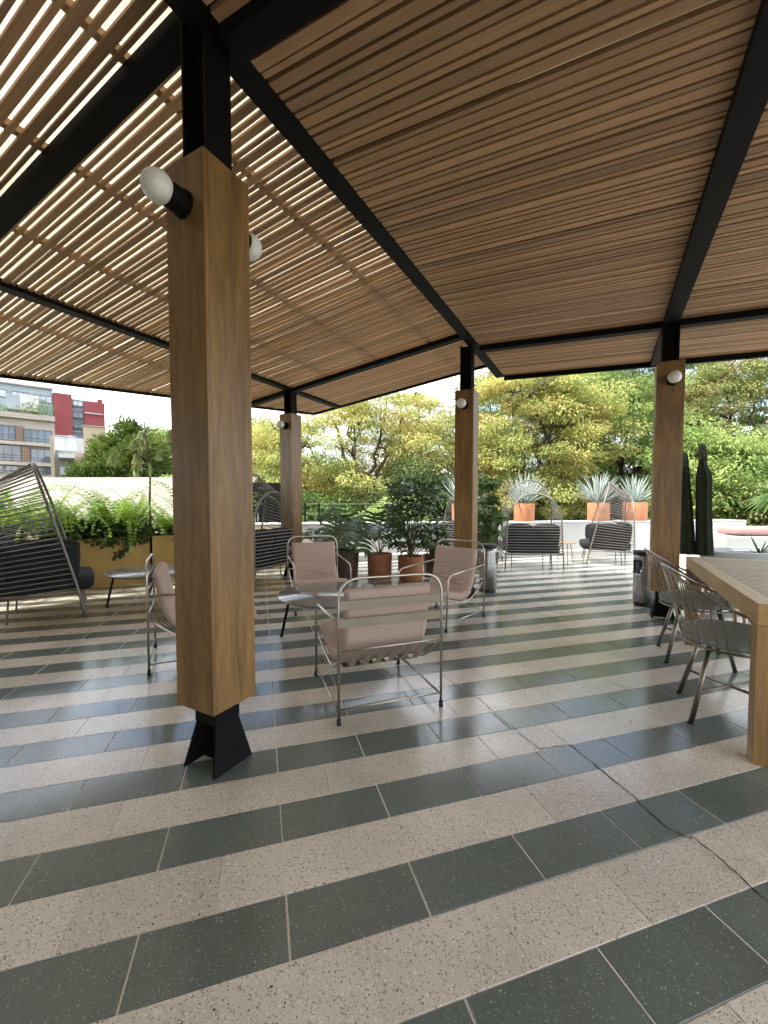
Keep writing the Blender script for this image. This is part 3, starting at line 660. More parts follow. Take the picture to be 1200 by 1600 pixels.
# ---- wire dining chairs (local +y faces the table)
def make_dining_chair():
    c = empty('dining_chair', (0, 0, 0)); N = 22
    def railp(ph): return Vector((.325*math.sin(ph)*(1+.04*math.cos(ph)), -.30*math.cos(ph)-.02, .615+.225*(max(0, math.cos(ph*.78)))**1.6))
    def seatp(ph): return Vector((.245*math.sin(ph), -.225*math.cos(ph)+.02, .425))
    phs = [R(-118)+R(236)*i/N for i in range(N+1)]
    rail = [seatp(R(-128))+Vector((-.01, .03, 0))]+[railp(R(-118)+R(236)*i/60) for i in range(61)]+[seatp(R(128))+Vector((.01, .03, 0))]
    mb = MB(); mb.tube(fillet(rail[:2]+rail[2:-2]+rail[-2:], .03, 2), .0075, 8); mb.build('back_rail', 'bronze', c, True)
    mb = MB(); mb.tube([(.25*math.sin(t), .23*math.cos(t)+.02, .425) for t in [2*math.pi*i/40 for i in range(40)]], .0075, 8, True); mb.build('seat_ring', 'bronze', c, True)
    for ph in phs: rod(c, seatp(ph), railp(ph), .0028, 'bronze')
    prof = [(.0001, .428), (.20, .430), (.243, .438), (.258, .458), (.252, .480), (.21, .497), (.12, .506), (.0001, .508)]
    mb = MB(); mb.lathe(prof, 40, (0, .02, 0), 1, .93); mb.build('seat_cushion', 'greyfab', c, True)
    P = {}
    for sx in (-1, 1):
        for sy in (-1, 1):
            a = Vector((sx*.115, sy*.115+.02, .425)); b = Vector((sx*.205, sy*.205+.02, .006)); P[(sx, sy)] = (a, b)
            mb = MB(); mb.tube([a, b], .0135, 10); mb.build('leg', 'bronze', c, True)
            mb = MB(); mb.tube([b-Vector((0, 0, .006)), b+Vector((0, 0, .006))], .0145, 10); mb.build('foot_cap', 'rubber', c)
    for (k1, k2) in (((-1, -1), (1, 1)), ((-1, 1), (1, -1))):
        mb = MB(); mb.tube([P[k1][0].lerp(P[k1][1], .6), P[k2][0].lerp(P[k2][1], .6)], .008, 8); mb.build('stretcher', 'bronze', c, True)
    return c
dc = make_dining_chair()
for i, (u, v, a, lab) in enumerate([(.615, 2.945, R(-90), 'wire dining chair with grey seat nearest the camera at the table'),
                                    (.60, 3.93, R(-88), 'second wire dining chair, between the near one and the right bin'),
                                    (1.72, 3.75, R(90), 'wire dining chair on the far side of the dining table')]):
    o = dc if i == 0 else copy_tree(dc)
    o.location = W(u, v, 0); o.rotation_euler = (0, 0, UVANG+a); tag(o, lab, 'chair', 'wire dining chairs')
# ---- wooden stool seen under the table
so_ = empty('wooden_stool', W(1.02, 5.22, 0), UVANG, 'wooden stool with a grey seat seen between the wire chairs', 'stool')
for sx in (-1, 1):
    for sy in (-1, 1):
        mb = MB(); mb.tube([(sx*.13, sy*.13, .40), (sx*.17, sy*.17, 0)], [.018, .013], 8); mb.build('leg', 'terracotta', so_, True)
mb = MB(); mb.lathe([(.0001, .40), (.19, .40), (.205, .425), (.19, .455), (.0001, .465)], 32); mb.build('seat', 'greyfab', so_, True)
# ---- black screen cabinet behind the left column
cb = empty('cabinet', AT(408, 9.6), -YAW-.1, 'tall black metal cabinet behind the far left column', 'cabinet')
mb = MB(); mb.box((0, 0, .84), (.95, .45, 1.68)); mb.build('carcass', 'steel', cb, bevel=.01)
for sx in (-1, 1):
    mb = MB(); mb.box((sx*.232, -.232, .85), (.455, .012, 1.58)); d_o = mb.build('door', 'steel', cb, bevel=.003)
    mb = MB(); mb.tube([(sx*.03, -.25, .8), (sx*.03, -.25, 1.0)], .007, 6); mb.build('handle', 'nickel', d_o)
mb = MB(); mb.box((.2, -.245, 1.56), (.34, .012, .018)); mb.build('label_rail', 'nickel', cb)

# ================================================================== PLANTS
def poly_mesh(name, V, F, m, smooth=False):
    """V (n,3) float array, F (k,4) int array of quads"""
    me = bpy.data.meshes.new(name); n, k = len(V), len(F)
    me.vertices.add(n); me.vertices.foreach_set('co', np.asarray(V, np.float32).ravel())
    me.loops.add(k*4); me.loops.foreach_set('vertex_index', np.asarray(F, np.int32).ravel())
    me.polygons.add(k); me.polygons.foreach_set('loop_start', np.arange(0, 4*k, 4, dtype=np.int32))
    me.polygons.foreach_set('loop_total', np.full(k, 4, np.int32))
    me.materials.append(M[m]); me.update(calc_edges=True); me.validate(); return me
def leaf_quads(C, D, N, L, Wd, fold=.18):
    """rhombic leaves: base C, direction D, normal N, length L, width Wd"""
    D = D/np.linalg.norm(D, axis=1, keepdims=True); S = np.cross(D, N); S /= np.linalg.norm(S, axis=1, keepdims=True)+1e-9
    Nn = np.cross(S, D); L = L[:, None]; Wd = Wd[:, None]
    a = C; b = C+D*L*.45+S*Wd*.5+Nn*Wd*fold; c = C+D*L-Nn*L*.08; d = C+D*L*.45-S*Wd*.5+Nn*Wd*fold
    V = np.stack([a, b, c, d], 1).reshape(-1, 3); F = np.arange(len(V)).reshape(-1, 4); return V, F
def unit(n): v = RNG.normal(size=(n, 3)); return v/np.linalg.norm(v, axis=1, keepdims=True)
# ---- trees
def limb(mb, a, b, r0, r1, sag=.12, n=7):
    a, b = Vector(a), Vector(b); d = b-a; side = Vector((random.gauss(0, 1), random.gauss(0, 1), 0))*d.length*.08
    pts = [a+d*t+Vector((0, 0, 1))*(math.sin(t*math.pi)*sag*d.length)+side*math.sin(t*math.pi*1.5)+Vector((random.gauss(0, .02), random.gauss(0, .02), random.gauss(0, .02)))*d.length*(1 if 0 < t < 1 else 0) for t in [i/n for i in range(n+1)]]
    mb.tube(pts, [r0+(r1-r0)*i/n for i in range(n+1)], 6); return pts
def tree(name, lab, u, d, ztop, zbot, width, depth, m, nclump, per, ll=.17, lw=.07, seed=1, cat='tree', group='trees in the park beyond the terrace', flat=.42, trunk_r=.22, clump=.95, lean=0.0, droop=.25, shape=1.0, tail=None):
    global RNG; RNG = np.random.default_rng(seed); random.seed(seed)
    base = AT(u, d, GZ); t = empty(name, base, 0, lab, cat, group)
    cz = (ztop+zbot)/2-GZ; rz = (ztop-zbot)/2; rx, ry = width/2, depth/2; ax = Vector((_cy, -_sy, 0)); ay = Vector((_sy, _cy, 0))
    K = nclump; dirs = unit(K*3); dirs = dirs[(dirs[:, 2] > -.85)][:K]; K = len(dirs)
    rad = RNG.uniform(.35, 1.0, K)**.5*(1+RNG.normal(0, .07, K))
    bumps = 1+.16*np.sin(dirs[:, 0]*5+seed)*np.cos(dirs[:, 1]*4+seed*2)+.10*np.sin(dirs[:, 2]*9+dirs[:, 0]*7+seed)
    q = dirs*(rad*bumps)[:, None]; 
    taper = np.clip(1-(q[:, 2])*(.0 if shape == 1 else shape), .25, 1.6)
    cl = np.outer(q[:, 0]*rx*taper, np.array(ax))+np.outer(q[:, 1]*ry*taper, np.array(ay)); cl[:, 2] += cz+q[:, 2]*rz
    cl[:, 0] += lean*q[:, 2]
    # wood
    mb = MB(); fork = Vector((random.gauss(0, .2), random.gauss(0, .2), max(1.2, (zbot-GZ)+rz*.28)))
    limb(mb, (0, 0, 0), fork, trunk_r*1.25, trunk_r*.85, .0); order = np.argsort(cl[:, 2]); mains = []
    for k in range(9):
        j = int(RNG.integers(0, K)); e = Vector(cl[j])*.82+Vector((0, 0, cz))*.18; P = limb(mb, fork, e, trunk_r*.55, .03, .10, 9); mains.append(P)
    for j in RNG.permutation(K)[:min(K, 70)]:
        c_ = Vector(cl[j]); P = min((p for mp in mains for p in mp[3:]), key=lambda p: (p-c_).length); limb(mb, P, c_, .05, .01, .06, 4)
    mb.build('trunk', 'bark', t, True)
    # foliage: flat sprays around each clump centre
    per = int(per*1.7); rep = np.repeat(np.arange(K), per); n = len(rep); rc = RNG.uniform(.55, 1.15, K)*clump
    o = unit(n)*(RNG.uniform(.15, 1, n)**.45)[:, None]; o[:, 2] = o[:, 2]*flat+.05
    C = cl[rep]+o*rc[rep][:, None]
    D = o*np.array([1, 1, .6])+unit(n)*.45; D[:, 2] -= droop
    Nn = unit(n)*.55+np.array([0, 0, 1.0])
    Vv, Ff = leaf_quads(C, D, Nn, RNG.uniform(.6, 1.3, n)*ll, RNG.uniform(.6, 1.3, n)*lw)
    inst('crown', poly_mesh('crown', Vv, Ff, m), t); return t
TQ = 1.0
def T(*a, **k): return tree(*a, **k)
# big yellow canopy between the left column and the middle column
T('yellow_tree', 'spreading yellow-green tree between the far left column and the middle column', 560, 21, 7.0, -.6, 10.8, 7, 'leaf_yellow', 270, 150, seed=3, clump=1.0)
T('yellow_tree', 'golden tree just right of the nearest column, behind the black cabinet', 405, 23, 5.6, .2, 5.5, 5, 'leaf_gold', 90, 150, seed=4)
T('yellow_tree', 'golden tree left of the middle column under the two palms', 668, 26, 7.0, .4, 6.0, 5, 'leaf_gold', 95, 150, seed=5)
T('yellow_tree', 'tall golden-yellow tree right of the middle column', 830, 20, 8.4, -.4, 7.4, 6, 'leaf_yellow', 250, 160, seed=6)
T('lime_tree', 'bright lime-green tree left of the rightmost column', 965, 22, 9.2, .0, 6.4, 5, 'leaf_lime', 210, 150, seed=7)
T('lime_tree', 'bright green bushy tree right of the rightmost column behind the cactus', 1115, 17, 4.0, -.9, 5.0, 4, 'leaf_lime', 160, 150, seed=8, ll=.2)
T('rust_tree', 'tall olive and rust-tinged tree at the right edge', 1160, 24, 10.6, .8, 9.6, 6, 'leaf_olive', 260, 150, seed=9)
T('rust_tree', 'low tan-leaved bush at the right edge above the bench', 1200, 15, 1.9, -1.0, 2.4, 2.5, 'leaf_olive', 45, 130, seed=19, ll=.17, cat='bush')
T('dark_tree', 'tall dark green tree behind the top of the middle column', 775, 33, 13.0, 2.0, 6.5, 5, 'leaf_mid', 130, 130, seed=10, ll=.3)
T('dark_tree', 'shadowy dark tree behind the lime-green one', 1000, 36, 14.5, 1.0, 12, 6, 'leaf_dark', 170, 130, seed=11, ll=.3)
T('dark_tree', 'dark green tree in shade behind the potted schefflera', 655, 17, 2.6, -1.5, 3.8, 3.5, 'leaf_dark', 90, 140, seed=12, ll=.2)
T('green_tree', 'mid-green tree low behind the railing', 520, 18, 2.0, -2.2, 4.5, 3.5, 'leaf_mid', 90, 130, seed=13, ll=.2)
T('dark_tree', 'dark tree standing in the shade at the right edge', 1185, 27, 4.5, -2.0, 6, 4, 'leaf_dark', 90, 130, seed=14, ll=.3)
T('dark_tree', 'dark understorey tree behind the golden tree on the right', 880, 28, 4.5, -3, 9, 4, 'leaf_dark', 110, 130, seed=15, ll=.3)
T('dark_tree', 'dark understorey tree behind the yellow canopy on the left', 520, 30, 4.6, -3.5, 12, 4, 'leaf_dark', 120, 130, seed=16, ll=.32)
T('green_tree', 'pale green treetop in the distance just right of the nearest column', 400, 48, 10.2, 2, 6, 6, 'leaf_mid', 60, 130, seed=17, ll=.4, clump=1.3)
T('conifer', 'dark bushy conifer in front of the tan wall on the left', 203, 22, 5.0, .3, 4.4, 4.2, 'leaf_conifer', 120, 210, seed=18, ll=.24, lw=.09, clump=.6, flat=1.1, droop=-.5, shape=.35)
T('green_tree', 'bright green rounded tree behind the conifer on the left', 268, 27, 6.4, .3, 6.2, 5, 'leaf_lime', 130, 150, seed=20, ll=.2)
T('green_tree', 'small light green bush at the foot of the left trees', 258, 19, 2.6, .1, 1.7, 1.6, 'leaf_lime', 30, 120, seed=21, ll=.14, cat='bush', clump=.5)
T('green_tree', 'sunlit small tree beyond the railing behind the monsteras', 612, 14.5, 1.5, -1.6, 2.2, 2.0, 'leaf_lime', 45, 120, seed=22, ll=.17, clump=.6)
T('green_tree', 'tall green tree far behind, at the right edge of the roof', 1110, 40, 17.0, 3, 11, 6, 'leaf_mid', 90, 130, seed=23, ll=.35)
T('green_tree', 'green treetop filling the gap between the golden tree and the lime-green one', 905, 29, 11.5, 1.5, 7.5, 5, 'leaf_mid', 130, 140, seed=24, ll=.26)
# far-off mass of trees that closes the view
RNG = np.random.default_rng(40); n = 52000
lat = RNG.uniform(-22, 62, n); dd = RNG.uniform(50, 60, n); top = 4.2+1.8*np.sin(lat*.55)+1.1*np.sin(lat*1.7+1)+.8*np.sin(lat*.21)
zz = GZ+(top-GZ)*RNG.uniform(0, 1, n)**.7; C = np.stack([lat*_cy+dd*_sy, -lat*_sy+dd*_cy, zz], 1)
Vv, Ff = leaf_quads(C, unit(n), unit(n)*.6+np.array([0, 0, 1.]), RNG.uniform(.5, 1.0, n), RNG.uniform(.25, .5, n))
tag(inst('far_woods', poly_mesh('far_woods', Vv, Ff, 'leaf_mid'), None), 'far-off mass of green treetops behind the park trees', 'woods', kind='stuff')
# ---- palms on the skyline
def palm(u, d, zt, lab, seed):
    random.seed(seed); t = empty('palm_tree', AT(u, d, GZ), 0, lab, 'palm tree', 'palms on the skyline'); H_ = zt-GZ
    mb = MB(); mb.tube([(0, 0, H_*i/6) for i in range(7)], [.28-.02*i for i in range(7)], 8); mb.build('trunk', 'bark', t, True)
    V_, F_ = [], []
    for k in range(26):
        a = random.uniform(0, 6.28); e = random.uniform(-.5, 1.2); L = random.uniform(1.1, 1.7)
        d0 = Vector((math.cos(a)*math.cos(e), math.sin(a)*math.cos(e), math.sin(e))); s0 = d0.cross(Vector((0, 0, 1))).normalized()
        for j in range(9):
            b = (j-4)*.16; dj = (d0*math.cos(b)+s0*math.sin(b)); c0 = Vector((0, 0, H_))+d0*L*.35; tip = Vector((0, 0, H_))+dj*L-Vector((0, 0, .25*L*abs(b)+.12)); sd = dj.cross(d0.cross(s0)).normalized()*.07
            i0 = len(V_); mid = c0.lerp(tip, .5); V_ += [c0, mid+sd, tip, mid-sd]; F_.append((i0, i0+1, i0+2, i0+3))
    inst('fronds', poly_mesh('fronds', np.array([tuple(v) for v in V_]), np.array(F_), 'leaf_mid'), t)
palm(654, 46, 12.4, 'fan palm rising above the yellow trees, right of its twin', 1); palm(626, 60, 16.2, 'taller distant palm, left of its twin', 2)

# ---- mustard planter with ferns
pl = empty('planter_box', W(planter_u(3.24), 3.24, 0), UVANG-math.atan(.34), 'long mustard-yellow planter along the left edge of the terrace', 'planter')   # local y runs along the planter
mb = MB(); y0, y1, dp, hp = -5.0, 3.15, .62, .70
for a, b, c_, d_ in ((-.05, 0, y0, y1), (-dp, -dp+.05, y0, y1)): mb.hexa([(a, c_, 0), (b, c_, 0), (b, d_, 0), (a, d_, 0)], [(a, c_, hp), (b, c_, hp), (b, d_, hp), (a, d_, hp)])
for c_, d_ in ((y0, y0+.05), (y1-.05, y1)): mb.hexa([(-dp+.05, c_, 0), (-.05, c_, 0), (-.05, d_, 0), (-dp+.05, d_, 0)], [(-dp+.05, c_, hp), (-.05, c_, hp), (-.05, d_, hp), (-dp+.05, d_, hp)])
mb.build('trough', 'mustard', pl)
mb = MB(); mb.box((-dp/2, (y0+y1)/2, hp-.1), (dp-.1, y1-y0-.1, .06)); mb.build('soil', 'soil', pl)
mb = MB(); mb.tube([(.022, .72, 0), (.022, .72, .72)], .016, 8); mb.build('drain_pipe', 'steel', pl)
def frond_mesh(seed, L=.75, bend=1.0):
    rs = random.Random(seed); V_, F_ = [], []; n = 26; p = Vector((0, 0, 0)); ang = R(82); pts = []
    for i in range(n+1):
        pts.append((p.copy(), ang)); ang -= bend*R(4.4)*(i/n)*1.6; p = p+Vector((0, math.cos(ang), math.sin(ang)))*(L/n)
    for i in range(1, n+1):
        p0, a = pts[i]; t = i/n; ln = .085*math.sin(min(1, t*1.25+.18)*math.pi*.92)*(1.05-t*.35)+.008; tan = Vector((0, math.cos(a), math.sin(a))); nr = Vector((0, -math.sin(a), math.cos(a)))
        for s in (-1, 1):
            dr = (Vector((s, 0, 0))*.93+tan*.35-nr*.12+Vector((0, 0, rs.gauss(0, .05)))).normalized(); wv = tan*.0095
            i0 = len(V_); V_ += [p0, p0+dr*ln*.5+wv, p0+dr*ln, p0+dr*ln*.5-wv]; F_.append((i0, i0+1, i0+2, i0+3))
        q0 = pts[i-1][0]; sd = Vector((.003, 0, 0)); i0 = len(V_); V_ += [q0-sd, q0+sd, p0+sd, p0-sd]; F_.append((i0, i0+1, i0+2, i0+3))
    return poly_mesh('frond', np.array([tuple(v) for v in V_]), np.array(F_), 'fern')
FR = [frond_mesh(i, .55+.09*i, .5+.28*i) for i in range(5)]
PM = Matrix.Translation(W(planter_u(3.24), 3.24, 0)) @ Matrix.Rotation(UVANG-math.atan(.34), 4, 'Z')
def fern(y, x, n, size, lab, seed, up=0.0):
    rs = random.Random(seed); f = empty('fern', PM @ Vector((x, y, hp-.08)), rs.uniform(0, 6), lab, 'fern', 'ferns in the mustard planter')
    for k in range(n):
        m = FR[rs.randrange(5) if rs.random() > up else 0]; tilt = rs.uniform(-.1, .75)*(1-up*.8)
        inst('frond', m, f, (rs.gauss(0, .03), rs.gauss(0, .03), 0), (-tilt, rs.gauss(0, .1), rs.uniform(0, 6.28)), (size*rs.uniform(.8, 1.2),)*3)
spots_f = [(-1.35, 'fern behind the hood of the left wire sofa'), (-.85, 'second fern behind the left wire sofa, low and wide'), (-.45, 'upright fern just right of the left wire sofa'), (-.05, 'tallest upright fern in the mustard planter'),
           (.28, 'full fern in the middle of the mustard planter'), (.55, 'arching fern left of the bare-stemmed plant'), (1.12, 'yellow-green fern by the nearest column, right end of the planter view'), (1.45, 'fern half hidden by the nearest column'), (2.0, 'fern behind the nearest column'), (-1.9, 'fern at the left end of the planter')]
for i, (y, lab) in enumerate(spots_f): fern(y, -.28+.06*((i*7) % 3-1), 34 if i != 3 else 22, 1.25+.15*((i*5) % 3), lab, 60+i, .75 if i == 3 else .1)
def bushy(name, lab, loc, n, r, rz, ll, lw, m, seed, cat='plant', group=None, hang=0.0):
    global RNG; RNG = np.random.default_rng(seed); t = empty(name, loc, 0, lab, cat, group)
    o = unit(n)*(RNG.uniform(.05, 1, n)**.5)[:, None]; C = o*np.array([r[0], r[1], rz]); C[:, 2] += rz*.8; C[:, 2] -= hang*np.abs(o[:, 1])*RNG.uniform(0, 1, n)
    D = o+unit(n)*.6; D[:, 2] -= .15; Vv, Ff = leaf_quads(C, D, unit(n)*.6+np.array([0, 0, 1.]), RNG.uniform(.6, 1.3, n)*ll, RNG.uniform(.6, 1.3, n)*lw)
    fo = inst('foliage', poly_mesh('foliage', Vv, Ff, m), t); mb = MB(); random.seed(seed)
    for k in range(9):
        a = random.uniform(0, 6.28); q_ = random.uniform(.3, .8); mb.tube([(0, 0, -.05), (math.cos(a)*r[0]*q_*.5, math.sin(a)*r[1]*q_*.5, rz*.7), (math.cos(a)*r[0]*q_, math.sin(a)*r[1]*q_, rz*(1+random.uniform(-.2, .5)))], .006, 5)
    mb.build('stems', 'stem', t); return t
for i, (y, lab) in enumerate([(-1.1, 'dark leafy ground plant under the ferns behind the left sofa'), (-.25, 'glossy dark leafy plant under the tall fern'), (.2, 'dark leafy plant under the middle fern'), (.6, 'trailing leafy plant hanging over the planter edge'), (1.3, 'small leafy plant at the planter edge by the nearest column')]):
    bushy('leafy_plant', lab, PM @ Vector((-.16, y, hp-.06)), 900, (.26, .34), .20, .085, .05, 'ivy', 80+i, group='leafy plants in the mustard planter', hang=.12)
# hanging frond over the planter edge
hf = empty('trailing_vine', PM @ Vector((.0, .38, hp)), UVANG-math.atan(.34), 'leafy vine trailing down the front of the mustard planter', 'vine')
RNG = np.random.default_rng(5); n = 60; tt = RNG.uniform(0, 1, n); C = np.stack([.03+.03*np.sin(tt*6), .10*np.sin(tt*3)-tt*.16, .02-tt*.30], 1); Vv, Ff = leaf_quads(C, unit(n)+np.array([.4, 0, -.5]), unit(n)*.4+np.array([1, 0, .3]), RNG.uniform(.06, .11, n), RNG.uniform(.03, .05, n))
inst('leaves', poly_mesh('leaves', Vv, Ff, 'ivy'), hf); mb = MB(); mb.tube([(0, 0, .02), (.04, -.05, -.12), (.03, -.16, -.28)], .004, 5); mb.build('stem', 'stem', hf)
# bare-stemmed plant with drooping leaves
pp = PM @ Vector((-.30, .80, hp-.08)); H_ = ZV(668, 7.2)-pp.z
pa = empty('bare_stem_plant', pp, 0, 'tall thin plant with a bare stem and drooping pale leaves', 'plant')
mb = MB(); mb.tube([(0, 0, 0), (-.01, 0, H_*.3), (.015, 0, H_*.6), (-.03, 0, H_*.85), (-.06, 0, H_)], [.017, .016, .015, .013, .01], 8); mb.build('stem', 'bark', pa, True)
def droop_mesh(seed):
    rs = random.Random(seed); V_, F_ = [], []
    for k in range(7):
        a = (k-3)*.42+rs.gauss(0, .1); L = rs.uniform(.15, .24); d0 = Vector((math.sin(a)*.45, rs.uniform(-.25, .25), -1)).normalized(); s0 = Vector((math.cos(a), 0, math.sin(a)*.4))*.034
        P = [Vector((0, 0, 0)), d0*L*.35+Vector((0, 0, .015)), d0*L*.75, d0*L]
        i0 = len(V_); V_ += [P[0], P[1]+s0, P[2]+s0*.8, P[3], P[2]-s0*.8, P[1]-s0]; F_ += [(i0, i0+1, i0+2, i0+3), (i0, i0+3, i0+4, i0+5)]
    return poly_mesh('drooping_leaf', np.array([tuple(v) for v in V_]), np.array(F_), 'paleleaf')
DM = [droop_mesh(i) for i in range(4)]; rs = random.Random(9)
for k in range(15):
    a = rs.uniform(0, 6.28); zz_ = H_*(.97-.05*k*.5)*rs.uniform(.92, 1.03) if k > 1 else H_*.86; ln = rs.uniform(.12, .26)
    if k == 0: a, ln, zz_ = math.pi+.4, .44, H_*.80
    if k == 1: a, ln, zz_ = -.3, .42, H_*.78
    if k == 2: a, ln, zz_ = -.1, .36, H_*.92
    b = Vector((math.cos(a)*ln, math.sin(a)*ln, rs.uniform(.0, .12)-(.16 if k < 2 else 0))); p0 = Vector((-.035, 0, zz_))
    rod(pa, p0, p0+b, .005, 'stem', 'leaf_stalk'); inst('drooping_leaf', DM[k % 4], pa, p0+b, (rs.gauss(0, .2), rs.gauss(0, .2), rs.uniform(0, 6.28)), (rs.uniform(.8, 1.15),)*3)

# ---- pots along the parapet
def pot(u, vb, r, h, lab, m, taper=.9, dd=0):
    x, y = gpx(u, vb); q_ = CW(0, 1); x += q_.x*(r+dd); y += q_.y*(r+dd)
    c = empty('plant_pot', (x, y, 0), 0, lab, 'pot', 'pots along the parapet')
    mb = MB(); mb.lathe([(.0001, 0), (r*taper*.97, 0), (r*taper, .01), (r, h-.04), (r*1.03, h-.035), (r*1.03, h), (r*.93, h), (r*.90, h-.05), (.0001, h-.05)], 40); mb.build('clay_body', m, c, False)
    mb = MB(); mb.lathe([(.0001, h-.035), (r*.9, h-.045), (r*.9, h-.06)], 24); mb.build('soil', 'soil', c); 
    sm = [o for o in c.children if o.name.startswith('clay')][0]; sm.data.polygons.foreach_set('use_smooth', [True]*len(sm.data.polygons)); e = sm.modifiers.new('e', 'EDGE_SPLIT'); e.split_angle = R(35)
    return Vector((x, y, h-.05))
def monstera_leaf(seed):
    rs = random.Random(seed); V_, F_ = [], []; L = .34
    for s in (-1, 1):
        for k in range(6):
            t0 = k/6; t1 = (k+.86)/6; wd = .22*math.sin((t0*.75+.22)*math.pi)**.8+.02; back = -.06+.16*t0
            a = Vector((0, t0*L, 0)); b = Vector((0, t1*L, 0)); c_ = Vector((s*wd, t1*L*.93+back*(1-t0)+.03*t0, -.05*wd/.2-.01*rs.random())); d_ = Vector((s*wd*.96, t0*L*.97+back*(1-t0)+.015, -.06*wd/.2))
            m1_, m2_ = a.lerp(d_, .5)+Vector((0, 0, .02)), b.lerp(c_, .5)+Vector((0, 0, .02))
            i0 = len(V_); V_ += [a, b, m2_, m1_, c_, d_]
            F_ += [(i0, i0+1, i0+2, i0+3), (i0+3, i0+2, i0+4, i0+5)]
    tip = len(V_); V_ += [Vector((0, L*.97, 0)), Vector((.03, L*.97, -.005)), Vector((0, L*1.12, -.03)), Vector((-.03, L*.97, -.005))]; F_.append((tip, tip+1, tip+2, tip+3))
    V_ = [Vector((v.x, v.y, v.z-.25*(v.y/L)**2*.12)) for v in V_]
    # join the lobes along the midrib so that one leaf is one island
    i0 = len(V_); V_ += [Vector((-.004, -.02, .003)), Vector((.004, -.02, .003)), Vector((.004, L, .003)), Vector((-.004, L, .003))]; F_.append((i0, i0+1, i0+2, i0+3))
    return poly_mesh('leaf', np.array([tuple(v) for v in V_]), np.array(F_), 'monstera')
ML = [monstera_leaf(i) for i in range(3)]
def monstera(base, lab, leaves, seed):
    rs = random.Random(seed); c = empty('monstera', base, 0, lab, 'plant', 'monsteras in pots')
    mb = MB(); mb.tube([(0, 0, -.02), (.01, 0, .12)], [.022, .016], 8); mb.build('stalk', 'stem', c)
    for (az, el, L, sc_) in leaves:
        d0 = Vector((math.cos(az)*math.cos(el), math.sin(az)*math.cos(el), math.sin(el))); tip = Vector((0, 0, .05))+d0*L; mb = MB()
        mb.tube([(0, 0, .02), tuple(Vector((0, 0, .05))+d0*L*.55+Vector((0, 0, .04))), tuple(tip)], .006, 6); st_ = mb.build('leaf_stalk', 'stem', c)
        inst('leaf', rs.choice(ML), c, tip, (R(-35)+rs.gauss(0, .25), rs.gauss(0, .25), az-math.pi/2), (1.15*sc_*rs.uniform(.9, 1.1),)*3)
p0 = pot(536, 909, .235, .47, 'dark brown pot left of the terracotta pots', 'darkpot')
p1 = pot(593, 906, .20, .40, 'terracotta pot holding a monstera, left of its twin', 'terracotta', .96)
p2 = pot(643, 909, .205, .38, 'terracotta pot at the foot of the bushy schefflera', 'terracotta', .96)
p3 = pot(682, 903, .20, .36, 'dark reddish pot half hidden behind the right armchair', 'darkpot')
p4 = pot(500, 897, .20, .40, 'dark pot behind the pink armchair that faces the camera', 'darkpot')
monstera(p0, 'grey-green monstera in the dark brown pot', [(R(70), R(62), .62, 1.15), (R(200), R(50), .5, 1.05), (R(250), R(55), .45, 1.1), (R(-60), R(48), .55, 1.2), (R(10), R(55), .55, 1.0), (R(120), R(70), .75, 1.1), (R(-100), R(75), .5, 1.0)], 1)
monstera(p1, 'monstera with split leaves in the terracotta pot', [(R(-20), R(58), .62, 1.1), (R(-60), R(60), .55, 1.0), (R(200), R(48), .62, 1.15), (R(150), R(62), .7, 1.0), (R(40), R(70), .8, 1.1), (R(-110), R(72), .5, .9), (R(90), R(66), .7, 1.0)], 2)
def schefflera(base, lab, H_, wd, ncl, seed, m='ivy', ll=.13, lw=.045):
    global RNG; rs = random.Random(seed); RNG = np.random.default_rng(seed); c = empty('schefflera', base, 0, lab, 'shrub')
    C, D, Nn = [], [], []; mb = MB()
    for k in range(ncl):
        a = rs.uniform(0, 6.28); hz = rs.uniform(.08, 1)**.8; rr = wd*math.sqrt(rs.uniform(.05, 1))*(1.05-.45*abs(hz-.55)); q_ = Vector((math.cos(a)*rr, math.sin(a)*rr, H_*hz))
        if k < 26: mb.tube([(rs.gauss(0, .02), rs.gauss(0, .02), -.02), (q_.x*.45, q_.y*.45, q_.z*.6), tuple(q_)], [.012, .008, .004], 5)
        for j in range(8):
            b = 2*math.pi*j/8+rs.random(); dd_ = Vector((math.cos(b), math.sin(b), rs.uniform(-.7, .1))); C.append(q_); D.append(dd_); Nn.append(Vector((rs.gauss(0, .3), rs.gauss(0, .3), 1)))
    n_ = len(C); Vv, Ff = leaf_quads(np.array([tuple(v) for v in C]), np.array([tuple(v) for v in D]), np.array([tuple(v) for v in Nn]), RNG.uniform(.7, 1.25, n_)*ll, RNG.uniform(.7, 1.25, n_)*lw)
    mb.build('stems', 'stem', c); inst('foliage', poly_mesh('foliage', Vv, Ff, m), c)
schefflera(p2, 'bushy dark schefflera towering over the terracotta pots', 1.22, .46, 190, 3)
schefflera(p4, 'small leafy plant behind the facing armchair', .42, .36, 55, 4, 'ivy')
schefflera(p3, 'narrow dark plant in the pot behind the right armchair', .55, .26, 40, 5)
q_ = AT(762, 7.4); schefflera(Vector((q_.x, q_.y, .0)), 'light green leafy plant right behind the middle column', 1.75, .24, 60, 6, 'leaf_mid', .17, .075)
mb = MB(); mb.lathe([(.0001, 0), (.17, 0), (.2, .34), (.18, .34), (.17, .3), (.0001, .3)], 28); tag(mb.build('plant_pot', 'darkpot', None, False, 0, (q_.x, q_.y, 0)), 'dark pot on the floor right behind the middle column', 'pot', 'pots along the parapet')

